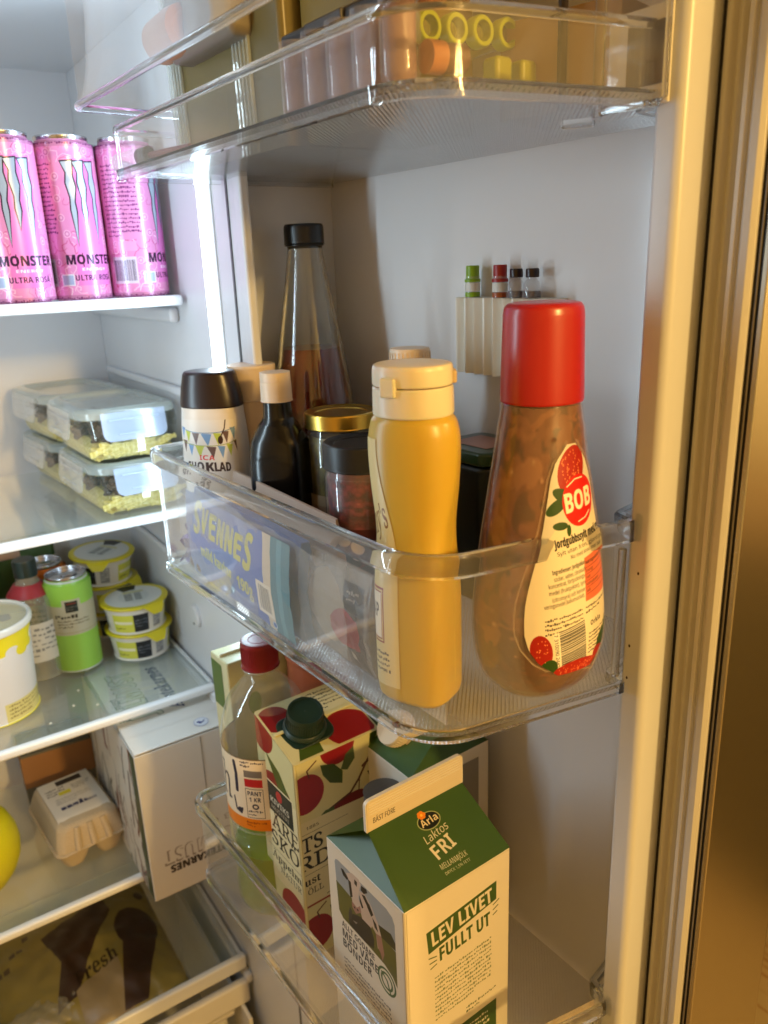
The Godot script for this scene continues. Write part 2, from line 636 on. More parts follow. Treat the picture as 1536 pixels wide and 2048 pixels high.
func refrigerator(e_right: float, e_left: float) -> void:
	var t := inside("refrigerator", "open white refrigerator with lit interior and its door swung out to the right", "refrigerator", Vector3.ZERO)
	var liner := mat(Color(0.83, 0.84, 0.86), 0.32)
	var c := hub("cabinet", t)
	part("right_wall", box(at(0, -1.42, -0.57), at(0.008, 0.30, 0)), liner, c)
	part("left_wall", box(at(-0.556, -1.42, -0.57), at(-0.53, 0.30, 0)), liner, c)
	part("back_wall", box(at(-0.53, -1.42, -0.57), at(0, 0.30, -0.55)), liner, c)
	part("ceiling_panel", box(at(-0.53, 0.275, -0.55), at(0, 0.30, 0)), liner, c)
	part("cabinet_floor", box(at(-0.53, -1.42, -0.55), at(0, -1.40, 0)), liner, c)
	part("front_edge", rbox(at(0.010, 1.72, 0.016), 0.003).moved(go(0.0035, -1.42, 0.0065)), mat(Color(0.84, 0.85, 0.87), 0.3), c)
	part("gasket_groove", box(at(-0.0012, -1.42, -0.021), at(0.0, 0.30, -0.017), 0.0003), mat(Color(0.35, 0.36, 0.38), 0.5), c)
	for y in [-0.042, -0.297, -0.560, -0.815, -1.06]:
		part("shelf_ledge", rbox(at(0.012, 0.018, 0.36), 0.005).moved(go(-0.006, y - 0.018, -0.37)), liner, c)
		part("shelf_ledge", rbox(at(0.012, 0.018, 0.36), 0.005).moved(go(-0.524, y - 0.018, -0.37)), liner, c)
	for y in [-0.15, -0.40]:
		part("wall_rib", rbox(at(0.008, 0.012, 0.34), 0.004).moved(go(-0.004, y, -0.36)), liner, c)
	var knob := lathe([v2(0, 0.006), v2(0.014, 0.006), v2(0.0165, 0.004), v2(0.0165, 0.0), v2(0, 0.0)], 40).moved(Transform3D(Basis(Vector3.BACK, PI / 2), at(0, -0.467, -0.255)))
	part("round_plug", knob, liner, c)
	part("plug_mark", ball(at(-0.006, -0.478, -0.255), at(0.001, 0.0015, 0.0035), 12), mat(Color(0.2, 0.2, 0.22), 0.5), c)
	var seam := mat(Color(0.62, 0.63, 0.66), 0.4)
	part("wall_panel_line", box(at(-0.001, -0.53, -0.34), at(0, -0.49, -0.338), 0.0003), seam, c)
	strip_light(t, 0.0, -1.0, e_right)
	strip_light(t, -0.53, 1.0, e_left, -0.024)

	# the door, in the door's own axes
	var d := hub("door", t)
	d.transform = cab.affine_inverse() * Transform3D(Basis(), at(0, EYE, 0))
	var inner := mat(Color(0.86, 0.855, 0.86), 0.15)
	inner.metallic_specular = 0.55
	inner.roughness_texture = noise_tex(0.012, [[0.0, Color(0.7, 0.7, 0.7)], [0.6, Color(0.85, 0.85, 0.85)], [1.0, Color(1, 1, 1)]], 15)
	inner.uv1_triplanar = true
	inner.uv1_scale = Vector3.ONE * 3.0
	part("inner_panel", box(at(0.51, -1.10, -0.80), at(0.53, 0.34, -0.29)), inner, d)
	part("hinge_side_wall", box(at(0.3885, -1.10, -0.80), at(0.51, 0.34, -0.775)), liner, d)
	# the raised edge of the liner at the free side: one moulded strip with a rounded corner
	var edge := rounded([v2(0.51, -0.322), v2(0.426, -0.3075), v2(0.426, -0.289), v2(0.455, -0.287), v2(0.51, -0.287)], [0, 0.0035, 0.006, 0.0, 0])
	part("liner_edge", slab(edge, -1.10, 0.34), liner, d)
	part("gasket_recess", box(at(0.4545, -1.10, -0.287), at(0.50, 0.34, -0.2835)), mat(Color(0.10, 0.09, 0.08), 0.6), d)
	var g := mat(Color(0.76, 0.74, 0.69), 0.5)
	part("gasket", slab(rounded([v2(0.49, -0.2835), v2(0.4525, -0.2835), v2(0.449, -0.279), v2(0.453, -0.2755), v2(0.4505, -0.2725), v2(0.453, -0.2680), v2(0.49, -0.2680)], [0, 0.001, 0.002, 0.001, 0.001, 0.001, 0]), -1.10, 0.34), g, d)
	var trim := mat(Color(0.80, 0.79, 0.77), 0.35)
	part("door_trim", slab(rounded([v2(0.50, -0.2680), v2(0.4515, -0.2680), v2(0.4465, -0.2662), v2(0.4465, -0.2636), v2(0.4490, -0.2628), v2(0.4490, -0.2602), v2(0.4465, -0.2592), v2(0.4465, -0.2550), v2(0.4490, -0.2525), v2(0.50, -0.2525)], [0, 0, 0.0008, 0.0004, 0.0004, 0.0004, 0.0004, 0.001, 0.001, 0]), -1.10, 0.34), trim, d)
	part("trim_seam", box(at(0.4520, -1.10, -0.2525), at(0.50, 0.34, -0.2505), 0.0003), mat(Color(0.05, 0.045, 0.04), 0.6), d)
	part("seam_bead", box(at(0.4510, -1.10, -0.2505), at(0.50, 0.34, -0.2495), 0.0003), mat(Color(0.45, 0.42, 0.38), 0.4), d)
	part("trim_seam", box(at(0.4520, -1.10, -0.2495), at(0.50, 0.34, -0.2475), 0.0003), mat(Color(0.05, 0.045, 0.04), 0.6), d)
	var steel := mat(Color(0.82, 0.80, 0.74), 0.27, 1.0)
	part("steel_side", slab(rounded([v2(0.4515, -0.2475), v2(0.4515, -0.2440), v2(0.556, -0.2410), v2(0.556, -0.80), v2(0.53, -0.80), v2(0.53, -0.2475), v2(0.4515, -0.2475)], [0, 0.0012, 0.004, 0, 0, 0, 0]).slice(0, -1), -1.10, 0.34), steel, d)
	for p in [at(0.426, -0.205, -0.2985), at(0.426, -0.26, -0.302), at(0.426, -0.285, -0.3025)]:
		part("speck", ball(p, at(0.0004, 0.0012, 0.0008), 10), mat(Color(0.15, 0.09, 0.05), 0.7), d)

func kitchen() -> void:
	var f := MeshInstance3D.new()
	f.name = "floor"
	f.mesh = box(at(-1.7, -0.05, -1.6), at(2.3, 0.0, 2.7)).mesh()
	var planks := paper(256, 256, Color(0.58, 0.50, 0.36))
	var r := RandomNumberGenerator.new(); r.seed = 3
	for i in 8:
		planks.rect(i * 32, 0, 31, 256, Color(0.58, 0.50, 0.36).lightened(r.randf() * 0.15))
		for k in 14: planks.rect(i * 32 + r.randf() * 30, r.randf() * 200, 1, 30 + r.randf() * 60, Color(0.5, 0.36, 0.22))
	var fm := printed(planks.done(), 0.4)
	fm.uv1_triplanar = true
	fm.uv1_scale = Vector3.ONE
	f.material_override = fm
	add_child(f)
	f.set_meta("kind", "structure")
	var w := MeshInstance3D.new()
	w.name = "wall"
	w.mesh = box(at(-1.6, 0, -1.6), at(2.2, 2.55, -1.5)).join(box(at(2.2, 0, -1.6), at(2.3, 2.55, 2.7))).join(box(at(-1.7, 0, -1.6), at(-1.6, 2.55, 2.7))).join(box(at(-1.6, 0, 2.6), at(2.2, 2.55, 2.7))).mesh()
	w.material_override = mat(Color(0.72, 0.70, 0.66), 0.7)
	add_child(w)
	w.set_meta("kind", "structure")
	var c := MeshInstance3D.new()
	c.name = "ceiling"
	c.mesh = box(at(-1.7, 2.55, -1.6), at(2.3, 2.65, 2.7)).mesh()
	c.material_override = mat(Color(0.66, 0.63, 0.58), 0.8)
	add_child(c)
	c.set_meta("kind", "structure")
	var k := thing("kitchen_counter", "dark kitchen counter along the wall to the right of the open door", "counter", at(1.88, -EYE, 0.9))
	part("counter_body", box(at(-0.30, 0, -1.5), at(0.30, 0.88, 1.5)), mat(Color(0.30, 0.26, 0.15), 0.5), k)
	part("worktop", rbox(at(0.64, 0.035, 3.0), 0.004).moved(go(-0.01, 0.882, 0)), mat(Color(0.42, 0.32, 0.22), 0.35), k)

func clear_plastic() -> StandardMaterial3D:
	if not mats.has("clear"): mats.clear = pane(Color(0.93, 0.95, 0.97), 0.035, 0.03)
	return mats.clear

func clear_rim() -> StandardMaterial3D:
	if not mats.has("rim"): mats.rim = solid_clear(Color(0.97, 0.98, 0.99), 0.03, 0.049)
	return mats.rim

func bin_path(x0: float) -> PackedVector2Array:
	return rounded([v2(0.506, -0.7665), v2(x0, -0.766), v2(x0, -0.338), v2(0.427, -0.3055), v2(0.432, -0.322), v2(0.506, -0.336)], [0, 0.014, 0.042, 0.004, 0.004, 0], 8)

func door_bin(label: String, y: float, high: float, x0: float, lip := 0.0135) -> Node3D:
	var t := thing("door_bin", label, "door bin", at(0, y, 0), 0.0, "clear plastic bins on the refrigerator door")
	var path := bin_path(x0)
	var p := clear_plastic()
	# the wall: outer and inner face, closed along the top and bottom
	part("wall", rail(path, 0.0, [v2(0, 0.002), v2(0.0022, 0.002), v2(0.0022, high - 0.001), v2(0, high - 0.001)]), p, t)
	part("rim", rail(path, high, [v2(-0.0045 if lip > 0.01 else -0.001, -lip), v2(0.0022, -lip), v2(0.0030, -0.001), v2(0.0015, 0.001), v2(-0.0030 if lip > 0.01 else -0.0004, 0.001), v2(-0.0050 if lip > 0.01 else -0.0012, -0.002)]), clear_rim(), t)
	part("foot_rail", rail(path, 0.0, [v2(-0.0025, -0.007), v2(0.0030, -0.007), v2(0.0030, 0.0), v2(-0.0025, 0.0015)]), clear_rim(), t)
	var inner := shifted(path, 0.0024)
	var fl := pane(Color(0.90, 0.92, 0.93), 0.18, 0.14)
	fl.normal_enabled = true
	fl.normal_scale = 1.0
	if not mats.has("ribs"):
		var im := Image.create(32, 32, false, Image.FORMAT_RGBA8)
		for i in 32:
			for j in 32:
				var hgt := 0.5 + 0.5 * sin(TAU * (i + j) / 16.0)
				im.set_pixel(i, j, Color(hgt, hgt, hgt))
		im.bump_map_to_normal_map(8.0)
		mats.ribs = ImageTexture.create_from_image(im)
	fl.normal_texture = mats.ribs
	fl.uv1_triplanar = true
	fl.uv1_scale = Vector3.ONE * 130.0
	part("floor_panel", slab(inner, -0.0035, 0.0), fl, t)
	# clips at the free end
	part("clip", rbox(at(0.007, 0.020, 0.006), 0.0022).moved(go(0.4285, high - 0.014, -0.3005)), clear_rim(), t)
	part("clip", tube([at(0.421, 0.006, -0.309), at(0.4215, high - 0.02, -0.3085)], 0.0028), clear_rim(), t)
	return t

func glass_shelf(label: String, y: float, front: float, trim_h := 0.0115, trim_up := 0.0) -> void:
	var t := inside("glass_shelf", label, "shelf", at(-0.265, y, 0), 0.0, "glass shelves inside the refrigerator")
	var g := pane(Color(0.78, 0.88, 0.86), 0.10, 0.03)
	part("glass_plate", box(at(-0.255, -0.005, -0.53), at(0.255, 0, front - 0.008)), g, t)
	part("front_trim", rbox(at(0.520, trim_h, 0.011), 0.0035).moved(go(0, 0.001 - trim_h + trim_up, front - 0.0035)), mat(Color(0.88, 0.90, 0.92), 0.25), t)
	if y < -0.5 and y > -0.6:
		for q in [at(0.10, 0.0004, -0.30), at(0.085, 0.0004, -0.262), at(0.112, 0.0004, -0.245), at(0.05, 0.0004, -0.235), at(0.125, 0.0004, -0.352)]:
			part("crumb", ball(q, at(0.0022, 0.0008, 0.0014), 10).rough_up(0.0006, 400.0, 3), mat(Color(0.82, 0.80, 0.74), 0.6), t)
	for s in [-1.0, 1.0]:
		part("side_trim", box(at(s * 0.255, -0.008, -0.53), at(s * 0.2605, 0.001, front - 0.010)), mat(Color(0.85, 0.87, 0.89), 0.3), t)

func bins_and_shelves() -> void:
	door_bin("clear door bin holding the sauce bottles, jars and blue packet", -0.29, 0.121, 0.2714)
	door_bin("clear door bin holding the milk and juice cartons, lowest on the door", -0.685, 0.104, 0.2714)
	door_bin("shallow clear door tray with ribbed underside, highest on the door", 0.0855, 0.036, 0.2714, 0.004)
	glass_shelf("glass shelf under the pink cans", -0.028, -0.160)
	glass_shelf("glass shelf under the stacked food containers", -0.287, -0.185)
	glass_shelf("glass shelf under the green can and dip tubs", -0.550, -0.200)
	glass_shelf("glass shelf under the egg carton", -0.804, -0.200)
	glass_shelf("glass shelf over the drawer, under the wrapped bags", -1.042, -0.200, 0.026, 0.014)
	var t := inside("crisper_drawer", "pale plastic drawer at the bottom of the refrigerator with a rounded front", "drawer", at(-0.265, -1.30, 0))
	var pl := mat(Color(0.80, 0.79, 0.77), 0.35)
	part("drawer_front", rbox(at(0.47, 0.16, 0.018), 0.007, 0.009).moved(go(-0.012, 0.015, -0.215)), pl, t)
	part("handle_lip", rbox(at(0.515, 0.044, 0.014), 0.005).moved(go(0, 0.189, -0.196)), pl, t)
	part("lip_ledge", rbox(at(0.48, 0.010, 0.030), 0.004).moved(go(-0.01, 0.178, -0.205)), mat(Color(0.72, 0.70, 0.67), 0.4), t)
	part("side_panel", box(at(0.240, 0, -0.50), at(0.246, 0.19, -0.16)), pl, t)
	part("side_panel", box(at(-0.246, 0, -0.50), at(-0.240, 0.19, -0.16)), pl, t)

# ------------------------------------------------------------------ the middle bin
func barcode_jam_label() -> ImageTexture:
	var p := paper(440, 880, Color(0.86, 0.84, 0.80))
	var cream := Color(0.93, 0.89, 0.80); var ink := Color(0.10, 0.09, 0.09)
	var red := Color(0.66, 0.11, 0.08); var leaf := Color(0.16, 0.30, 0.10)
	# jar outline in cream with the strawberries above and below
	p.poly([v2(0, 360), v2(90, 350), v2(130, 300), v2(230, 285), v2(440, 240), v2(440, 880), v2(0, 880)], cream)
	p.oval(215, 95, 62, 92, red, 0.35)
	p.oval(180, 190, 60, 26, leaf, 0.5).oval(140, 220, 50, 22, leaf, -0.6).oval(200, 215, 44, 18, leaf.lightened(0.1), 1.2)
	var r := RandomNumberGenerator.new(); r.seed = 8
	for i in 60:
		var q := v2(215, 95) + Vector2.from_angle(r.randf() * TAU) * Vector2(50, 74) * sqrt(r.randf())
		p.oval(q.x, q.y, 2.2, 3.4, Color(0.95, 0.55, 0.35))
	p.oval(246, 208, 84, 96, Color(0.84, 0.09, 0.07))
	p.line([v2(186, 152), v2(226, 128), v2(266, 126)], 5, Color(0.98, 0.93, 0.88)).line([v2(236, 286), v2(276, 276), v2(302, 256)], 5, Color(0.98, 0.93, 0.88))
	p.text("BOB", 248, 240, 70, Color(0.99, 0.95, 0.9), {bold = true, mid = true, fit = 140, turn = -0.12, thick = 1.5})
	p.oval(150, 292, 32, 15, leaf).oval(186, 312, 10, 22, leaf)
	p.text("Jordgubbssylt med mer bär", 120, 372, 30, ink, {bold = true, fit = 318, turn = -0.13, thick = 0.8})
	p.text("Sylt utan frön, gjord på", 130, 402, 15, ink, {fit = 250, turn = -0.13})
	p.text("Nu med ännu mer bär", 190, 420, 15, ink, {fit = 180, turn = -0.13})
	p.poly([v2(258, 430), v2(440, 392), v2(440, 585), v2(262, 600)], Color(0.90, 0.46, 0.34))
	p.text("Näringsvärde per 100 g", 268, 456, 13, ink, {bold = true, fit = 165, turn = -0.14})
	for k in 5: p.line([v2(262, 470 + k * 26), v2(440, 444 + k * 26)], 2, Color(0.45, 0.12, 0.08))
	p.text("Energi", 268, 488, 12, ink, {turn = -0.14}).text("Fett", 268, 514, 12, ink, {turn = -0.14}).text("Kolhydrater", 268, 540, 12, ink, {turn = -0.14}).text("Salt", 268, 566, 12, ink, {turn = -0.14})
	var lines := ["Ingredienser: Jordgubbar,", "socker, vatten, citronsaft-", "koncentrat, förtjocknings-", "medel (fruktpektin), syra", "(citronsyra) och konser-", "veringsmedel (kaliumsorbat)."]
	for k in 6: p.text(lines[k], 66 + [40, 46, 24, 24, 36, 4][k], 470 + k * 26, 16, ink, {bold = k == 0, fit = 190 - [40, 46, 24, 24, 36, 4][k] * 0.7, turn = -0.12})
	p.small(70, 640, 170, 4, 18, ink, 3, -0.12)
	p.small(262, 620, 150, 2, 17, ink, 4, -0.12)
	p.poly([v2(100, 700), v2(258, 668), v2(276, 850), v2(136, 872)], Color(0.95, 0.93, 0.88))
	r.seed = 5
	var y := 676.0
	while y < 846.0:
		var b := r.randf_range(1.5, 5.5)
		p.poly([v2(126 + (y - 676) * 0.13, y + 18), v2(254 + (y - 676) * 0.12, y - 6), v2(254 + (y + b - 676) * 0.12, y + b - 6), v2(126 + (y - 676) * 0.13, y + b + 18)], ink)
		y += b + r.randf_range(1.5, 4.5)
	p.text("7 310090 244240", 104, 704, 15, ink, {turn = 1.45, fit = 165})
	p.text("Orkla", 292, 705, 20, ink, {bold = true, turn = -0.12})
	p.small(282, 730, 130, 6, 16, ink, 9, -0.12)
	p.oval(60, 770, 40, 70, red, -0.2).oval(90, 850, 36, 46, leaf, 0.3)
	p.oval(390, 800, 50, 60, leaf, 0.4).oval(420, 760, 30, 60, leaf, 0.2).oval(360, 840, 44, 34, red, 0.4)
	p.oval(230, 868, 120, 40, red)
	for i in 60: p.oval(130 + r.randf() * 200, 842 + r.randf() * 36, 2, 3, Color(0.95, 0.55, 0.35))
	for i in 20: p.oval(40 + r.randf() * 40, 720 + r.randf() * 100, 2, 3, Color(0.95, 0.55, 0.35))
	return p.grain(0.08, 2).done()

func squeeze_jam() -> void:
	var t := thing("jam_bottle", "tall strawberry jam squeeze bottle with a big red cap", "bottle", at(0.380, -0.289, -0.346), 83.0)
	# rows: height, half width, half depth, squareness; the broad faces look along x
	var rows := [[0.0, 0.020, 0.022, 2.2], [0.004, 0.028, 0.031, 2.3], [0.012, 0.0350, 0.0385, 2.25], [0.026, 0.0395, 0.043, 2.25], [0.046, 0.0410, 0.0448, 2.25], [0.07, 0.0400, 0.0435, 2.25], [0.11, 0.0365, 0.039, 2.2], [0.15, 0.0318, 0.0335, 2.1], [0.185, 0.0273, 0.0285, 2.05], [0.2, 0.0252, 0.0262, 2.0], [0.2045, 0.0238, 0.0245, 2.0]]
	var shell := pane(Color(0.98, 0.86, 0.74), 0.10, 0.06)
	part("plastic_shell", bottle_shape(rows, 56, 6), shell, t)
	# dark jam with paler residue smeared over the upper part of the wall
	var jp := paper(512, 512, Color(0.29, 0.115, 0.06))
	var jr := RandomNumberGenerator.new(); jr.seed = 33
	for i in 900:
		var c := v2(jr.randf() * 512, jr.randf() * 512)
		jp.oval(c.x, c.y, jr.randf_range(3, 16), jr.randf_range(4, 22), Color(0.29, 0.115, 0.06).lerp([Color(0.22, 0.07, 0.04), Color(0.42, 0.19, 0.09), Color(0.28, 0.10, 0.05)][i % 3], jr.randf_range(0.2, 0.8)), jr.randf() * TAU)
	for i in 170:
		var c := v2(jr.randf() * 512, 512 * pow(jr.randf(), 1.4) * 0.50)
		var col := Color(0.42, 0.20, 0.11).lerp(Color(0.58, 0.37, 0.25), pow(jr.randf(), 1.3))
		var ln := [c]
		for k in 5: ln.append(ln[-1] + v2(jr.randf_range(-20, 20), jr.randf_range(-6, 16)))
		jp.line(ln, jr.randf_range(5.0, 26.0), col)
	for i in 130:
		var c := v2(jr.randf() * 512, jr.randf_range(10, 330))
		jp.oval(c.x, c.y, jr.randf_range(1, 5), jr.randf_range(1, 5), [Color(0.16, 0.04, 0.03), Color(0.74, 0.58, 0.47)][i % 2])
	jp.done()
	jp.im.resize(160, 160, Image.INTERPOLATE_LANCZOS)
	var jam := printed(ImageTexture.create_from_image(jp.im), 0.35)
	jam.subsurf_scatter_enabled = true
	jam.subsurf_scatter_strength = 0.25
	var low := rows.filter(func(r): return r[0] <= 0.2001)
	part("jam", bottle_shape(low, 56, 6, -0.0014).rough_up(0.0006, 60.0, 4), jam, t)
	var r := RandomNumberGenerator.new(); r.seed = 21
	for i in 12:
		var y := r.randf_range(0.1, 0.19)
		var s := section(rows, y)
		var q := supere(deg_to_rad(r.randf_range(200, 258)), s[0] - 0.0009, s[1] - 0.0009, s[2])
		part("air_bubble", ball(at(q.x, y, q.y), Vector3.ONE * r.randf_range(0.0008, 0.0018), 12), solid_clear(Color(1, 0.97, 0.93), 0.0, 0.03), t)
	# the label on the broad face, in a raised drop-shaped border
	var lab := printed(barcode_jam_label(), 0.32)
	var edge := func(w: float) -> float: return 0.60 * sin(PI * pow(1.0 - w, 0.62) * 0.93 + 0.16) if w > 0.001 else 0.05
	var f := func(u: float, w: float) -> Vector3:
		var y := lerpf(0.178, 0.026, w)
		var s := section(rows, y)
		var half: float = [0.12, 0.40, 0.50, 0.545, 0.585, 0.62, 0.665, 0.71, 0.76, 0.80, 0.825, 0.83, 0.82, 0.77, 0.64, 0.34][int(w * 15)]
		var nxt: float = [0.12, 0.40, 0.50, 0.545, 0.585, 0.62, 0.665, 0.71, 0.76, 0.80, 0.825, 0.83, 0.82, 0.77, 0.64, 0.34][mini(int(w * 15) + 1, 15)]
		half = lerpf(half, nxt, w * 15 - int(w * 15))
		# go round by depth, so that the print keeps its width
		var z: float = 0.94 * (s[1] + 0.0004) * half * (2.0 * u - 1.0)
		var x: float = (s[0] + 0.0005) * pow(maxf(0.0, 1.0 - pow(absf(z) / (s[1] + 0.0005), s[2])), 1.0 / s[2])
		return Vector3(-x, y, z)
	var ls := patch(f, 24, 40)
	for i in ls.uv.size():
		var z := ls.v[i].z
		ls.uv[i].x = 0.5 + z / 0.0702
	part("label", ls, lab, t, Transform3D(), false)
	var border := []
	for k in 61:
		var w := absf(fmod(k / 30.0, 2.0) - 1.0) if false else (k / 30.0 if k <= 30 else 2.0 - k / 30.0)
		var q: Vector3 = f.call(1.06 if k <= 30 else -0.06, clampf(w, 0.0, 1.0))
		border.append(q + at(-0.0002, 0.002 if w < 0.02 else (-0.003 if w > 0.98 else 0.0), 0))
	part("label_ridge", tube(border, 0.0007, 6), shell, t)
	var cap := mat(Color(0.70, 0.05, 0.035), 0.26)
	cap.clearcoat_enabled = true
	cap.clearcoat = 0.5
	cap.subsurf_scatter_enabled = true
	cap.subsurf_scatter_strength = 0.08
	var cr := [[0.2015, 0.0250, 0.0262, 2.1], [0.203, 0.0254, 0.0266, 2.1], [0.235, 0.0246, 0.0258, 2.1], [0.255, 0.0240, 0.0252, 2.1], [0.2595, 0.0232, 0.0244, 2.1], [0.2618, 0.0212, 0.0224, 2.1], [0.2625, 0.018, 0.019, 2.1]]
	part("cap", bottle_shape(cr, 56, 5), cap, t)

func mustard() -> void:
	var t := thing("mustard_bottle", "yellow mustard squeeze bottle with a cream flip-top cap", "bottle", at(0.3090, -0.289, -0.3885), 22.0)
	var rows := [[0.0, 0.0205, 0.0235, 3.2], [0.003, 0.0225, 0.0262, 3.2], [0.010, 0.0233, 0.0272, 3.2], [0.075, 0.0236, 0.0275, 3.0], [0.095, 0.0232, 0.0268, 2.8], [0.112, 0.0222, 0.0256, 2.6], [0.128, 0.0222, 0.0258, 2.5], [0.150, 0.0235, 0.0282, 2.4], [0.172, 0.0246, 0.0297, 2.3], [0.186, 0.0246, 0.0296, 2.2], [0.194, 0.0236, 0.0278, 2.1], [0.1985, 0.0215, 0.0245, 2.0], [0.2, 0.019, 0.021, 2.0]]
	var y := mat(Color(0.78, 0.66, 0.25), 0.33)
	y.subsurf_scatter_enabled = true
	y.subsurf_scatter_strength = 0.2
	part("body", bottle_shape(rows, 56, 6), y, t)
	var seam := []
	for k in 26:
		var hy := 0.004 + 0.19 * k / 25.0
		seam.append(at(0, hy, section(rows, hy)[1] - 0.00018))
	part("mould_seam", tube(seam, 0.0004, 6), y, t)
	var p := paper(256, 640, Color(0.87, 0.81, 0.58))
	p.text("Johnny's", 136, 244, 62, Color(0.52, 0.34, 0.04), {font = "Droid Serif", bold = true, fit = 226, turn = -0.28, lean = 0.25, mid = true})
	p.small(190, 322, 40, 1, 18, Color(0.55, 0.45, 0.2), 2)
	p.rect(20, 372, 190, 150, Color(0.55, 0.08, 0.08)).rect(25, 378, 180, 140, Color(0.87, 0.81, 0.58)).rect(30, 383, 170, 130, Color(0.55, 0.08, 0.08)).rect(33, 386, 164, 124, Color(0.93, 0.91, 0.85))
	p.text("SENAP", 112, 455, 38, Color(0.15, 0.1, 0.08), {bold = true, fit = 140, mid = true})
	p.small(40, 545, 190, 5, 16, Color(0.25, 0.2, 0.15), 6)
	var f := func(u: float, w: float) -> Vector3:
		var yy := lerpf(0.184, 0.012, w)
		var s := section(rows, yy)
		var a := PI + lerpf(1.9, lerpf(0.48, 0.02, smoothstep(0.0, 0.5, w)), u)
		var q := supere(a, s[0] + 0.0004, s[1] + 0.0004, s[2])
		return Vector3(q.x, yy, q.y)
	part("label", patch(f, 28, 40), printed(p.grain(0.05, 3).done(), 0.35), t, Transform3D(), false)
	var cream := mat(Color(0.88, 0.84, 0.75), 0.35)
	cream.subsurf_scatter_enabled = true
	cream.subsurf_scatter_strength = 0.2
	part("cap", bottle_shape([[0.1975, 0.0235, 0.0252, 2.1], [0.1985, 0.0241, 0.0258, 2.1], [0.2145, 0.0238, 0.0255, 2.1], [0.2155, 0.0232, 0.0249, 2.1]], 56, 4), cream, t)
	var lid := [[0.2162, 0.0232, 0.0249, 2.1], [0.217, 0.0238, 0.0255, 2.1], [0.226, 0.0236, 0.0253, 2.1], [0.2285, 0.0229, 0.0246, 2.1], [0.2292, 0.0215, 0.0232, 2.1]]
	part("flip_lid", bottle_shape(lid, 56, 4), cream, t)
	part("lid_hinge", rbox(at(0.004, 0.012, 0.011), 0.0015).moved(go(-0.0236, 0.2105, -0.004)), cream, t)
	part("thumb_notch", rbox(at(0.0035, 0.008, 0.013), 0.0014).moved(go(0.012, 0.2165, 0.0225, -60)), mat(Color(0.80, 0.71, 0.56), 0.4), t)

func syrup() -> void:
	var t := thing("sauce_bottle", "tall cone-necked glass bottle half full of dark red sauce with a black cap", "bottle", at(0.441, -0.289, -0.724))
	var outer := curve([v2(0, 0.001), v2(0.034, 0.0), v2(0.0405, 0.004), v2(0.0425, 0.012), v2(0.0430, 0.09), v2(0.0425, 0.13), v2(0.0395, 0.17), v2(0.0310, 0.225), v2(0.0230, 0.270), v2(0.0182, 0.300), v2(0.0175, 0.306), v2(0.0190, 0.3085), v2(0.0178, 0.311), v2(0.0165, 0.318)])
	for q in [v2(0.0140, 0.318), v2(0.0148, 0.300), v2(0.0196, 0.270), v2(0.0276, 0.225), v2(0.0361, 0.17), v2(0.0391, 0.13), v2(0.0396, 0.09), v2(0.0390, 0.012), v2(0.034, 0.006), v2(0, 0.006)]: outer.append(q)
	part("glass", lathe(outer, 56), solid_clear(Color(0.97, 0.98, 0.975), 0.0, 0.05), t)
	var inner := curve([v2(0, 0.0065), v2(0.033, 0.0065), v2(0.0386, 0.0125), v2(0.0392, 0.09), v2(0.0387, 0.13), v2(0.0357, 0.17), v2(0.0328, 0.19), v2(0.0300, 0.207)])
	inner.append(v2(0, 0.207))
	part("sauce", lathe(inner, 56), solid_clear(Color(0.72, 0.33, 0.23), 0.02, 0.034, 0.40), t)
	var cap := mat(Color(0.055, 0.058, 0.065), 0.38)
	part("cap", lathe(curve([v2(0, 0.309), v2(0.0190, 0.309), v2(0.0200, 0.310), v2(0.0200, 0.310), v2(0.0200, 0.324), v2(0.0190, 0.3275), v2(0.0165, 0.3285), v2(0, 0.3285)], 3), 48), cap, t)
	part("neck_ring", lathe([v2(0.0178, 0.3075), v2(0.0198, 0.3078), v2(0.0198, 0.3086), v2(0.0178, 0.3089)], 48), mat(Color(0.06, 0.06, 0.065), 0.4), t)

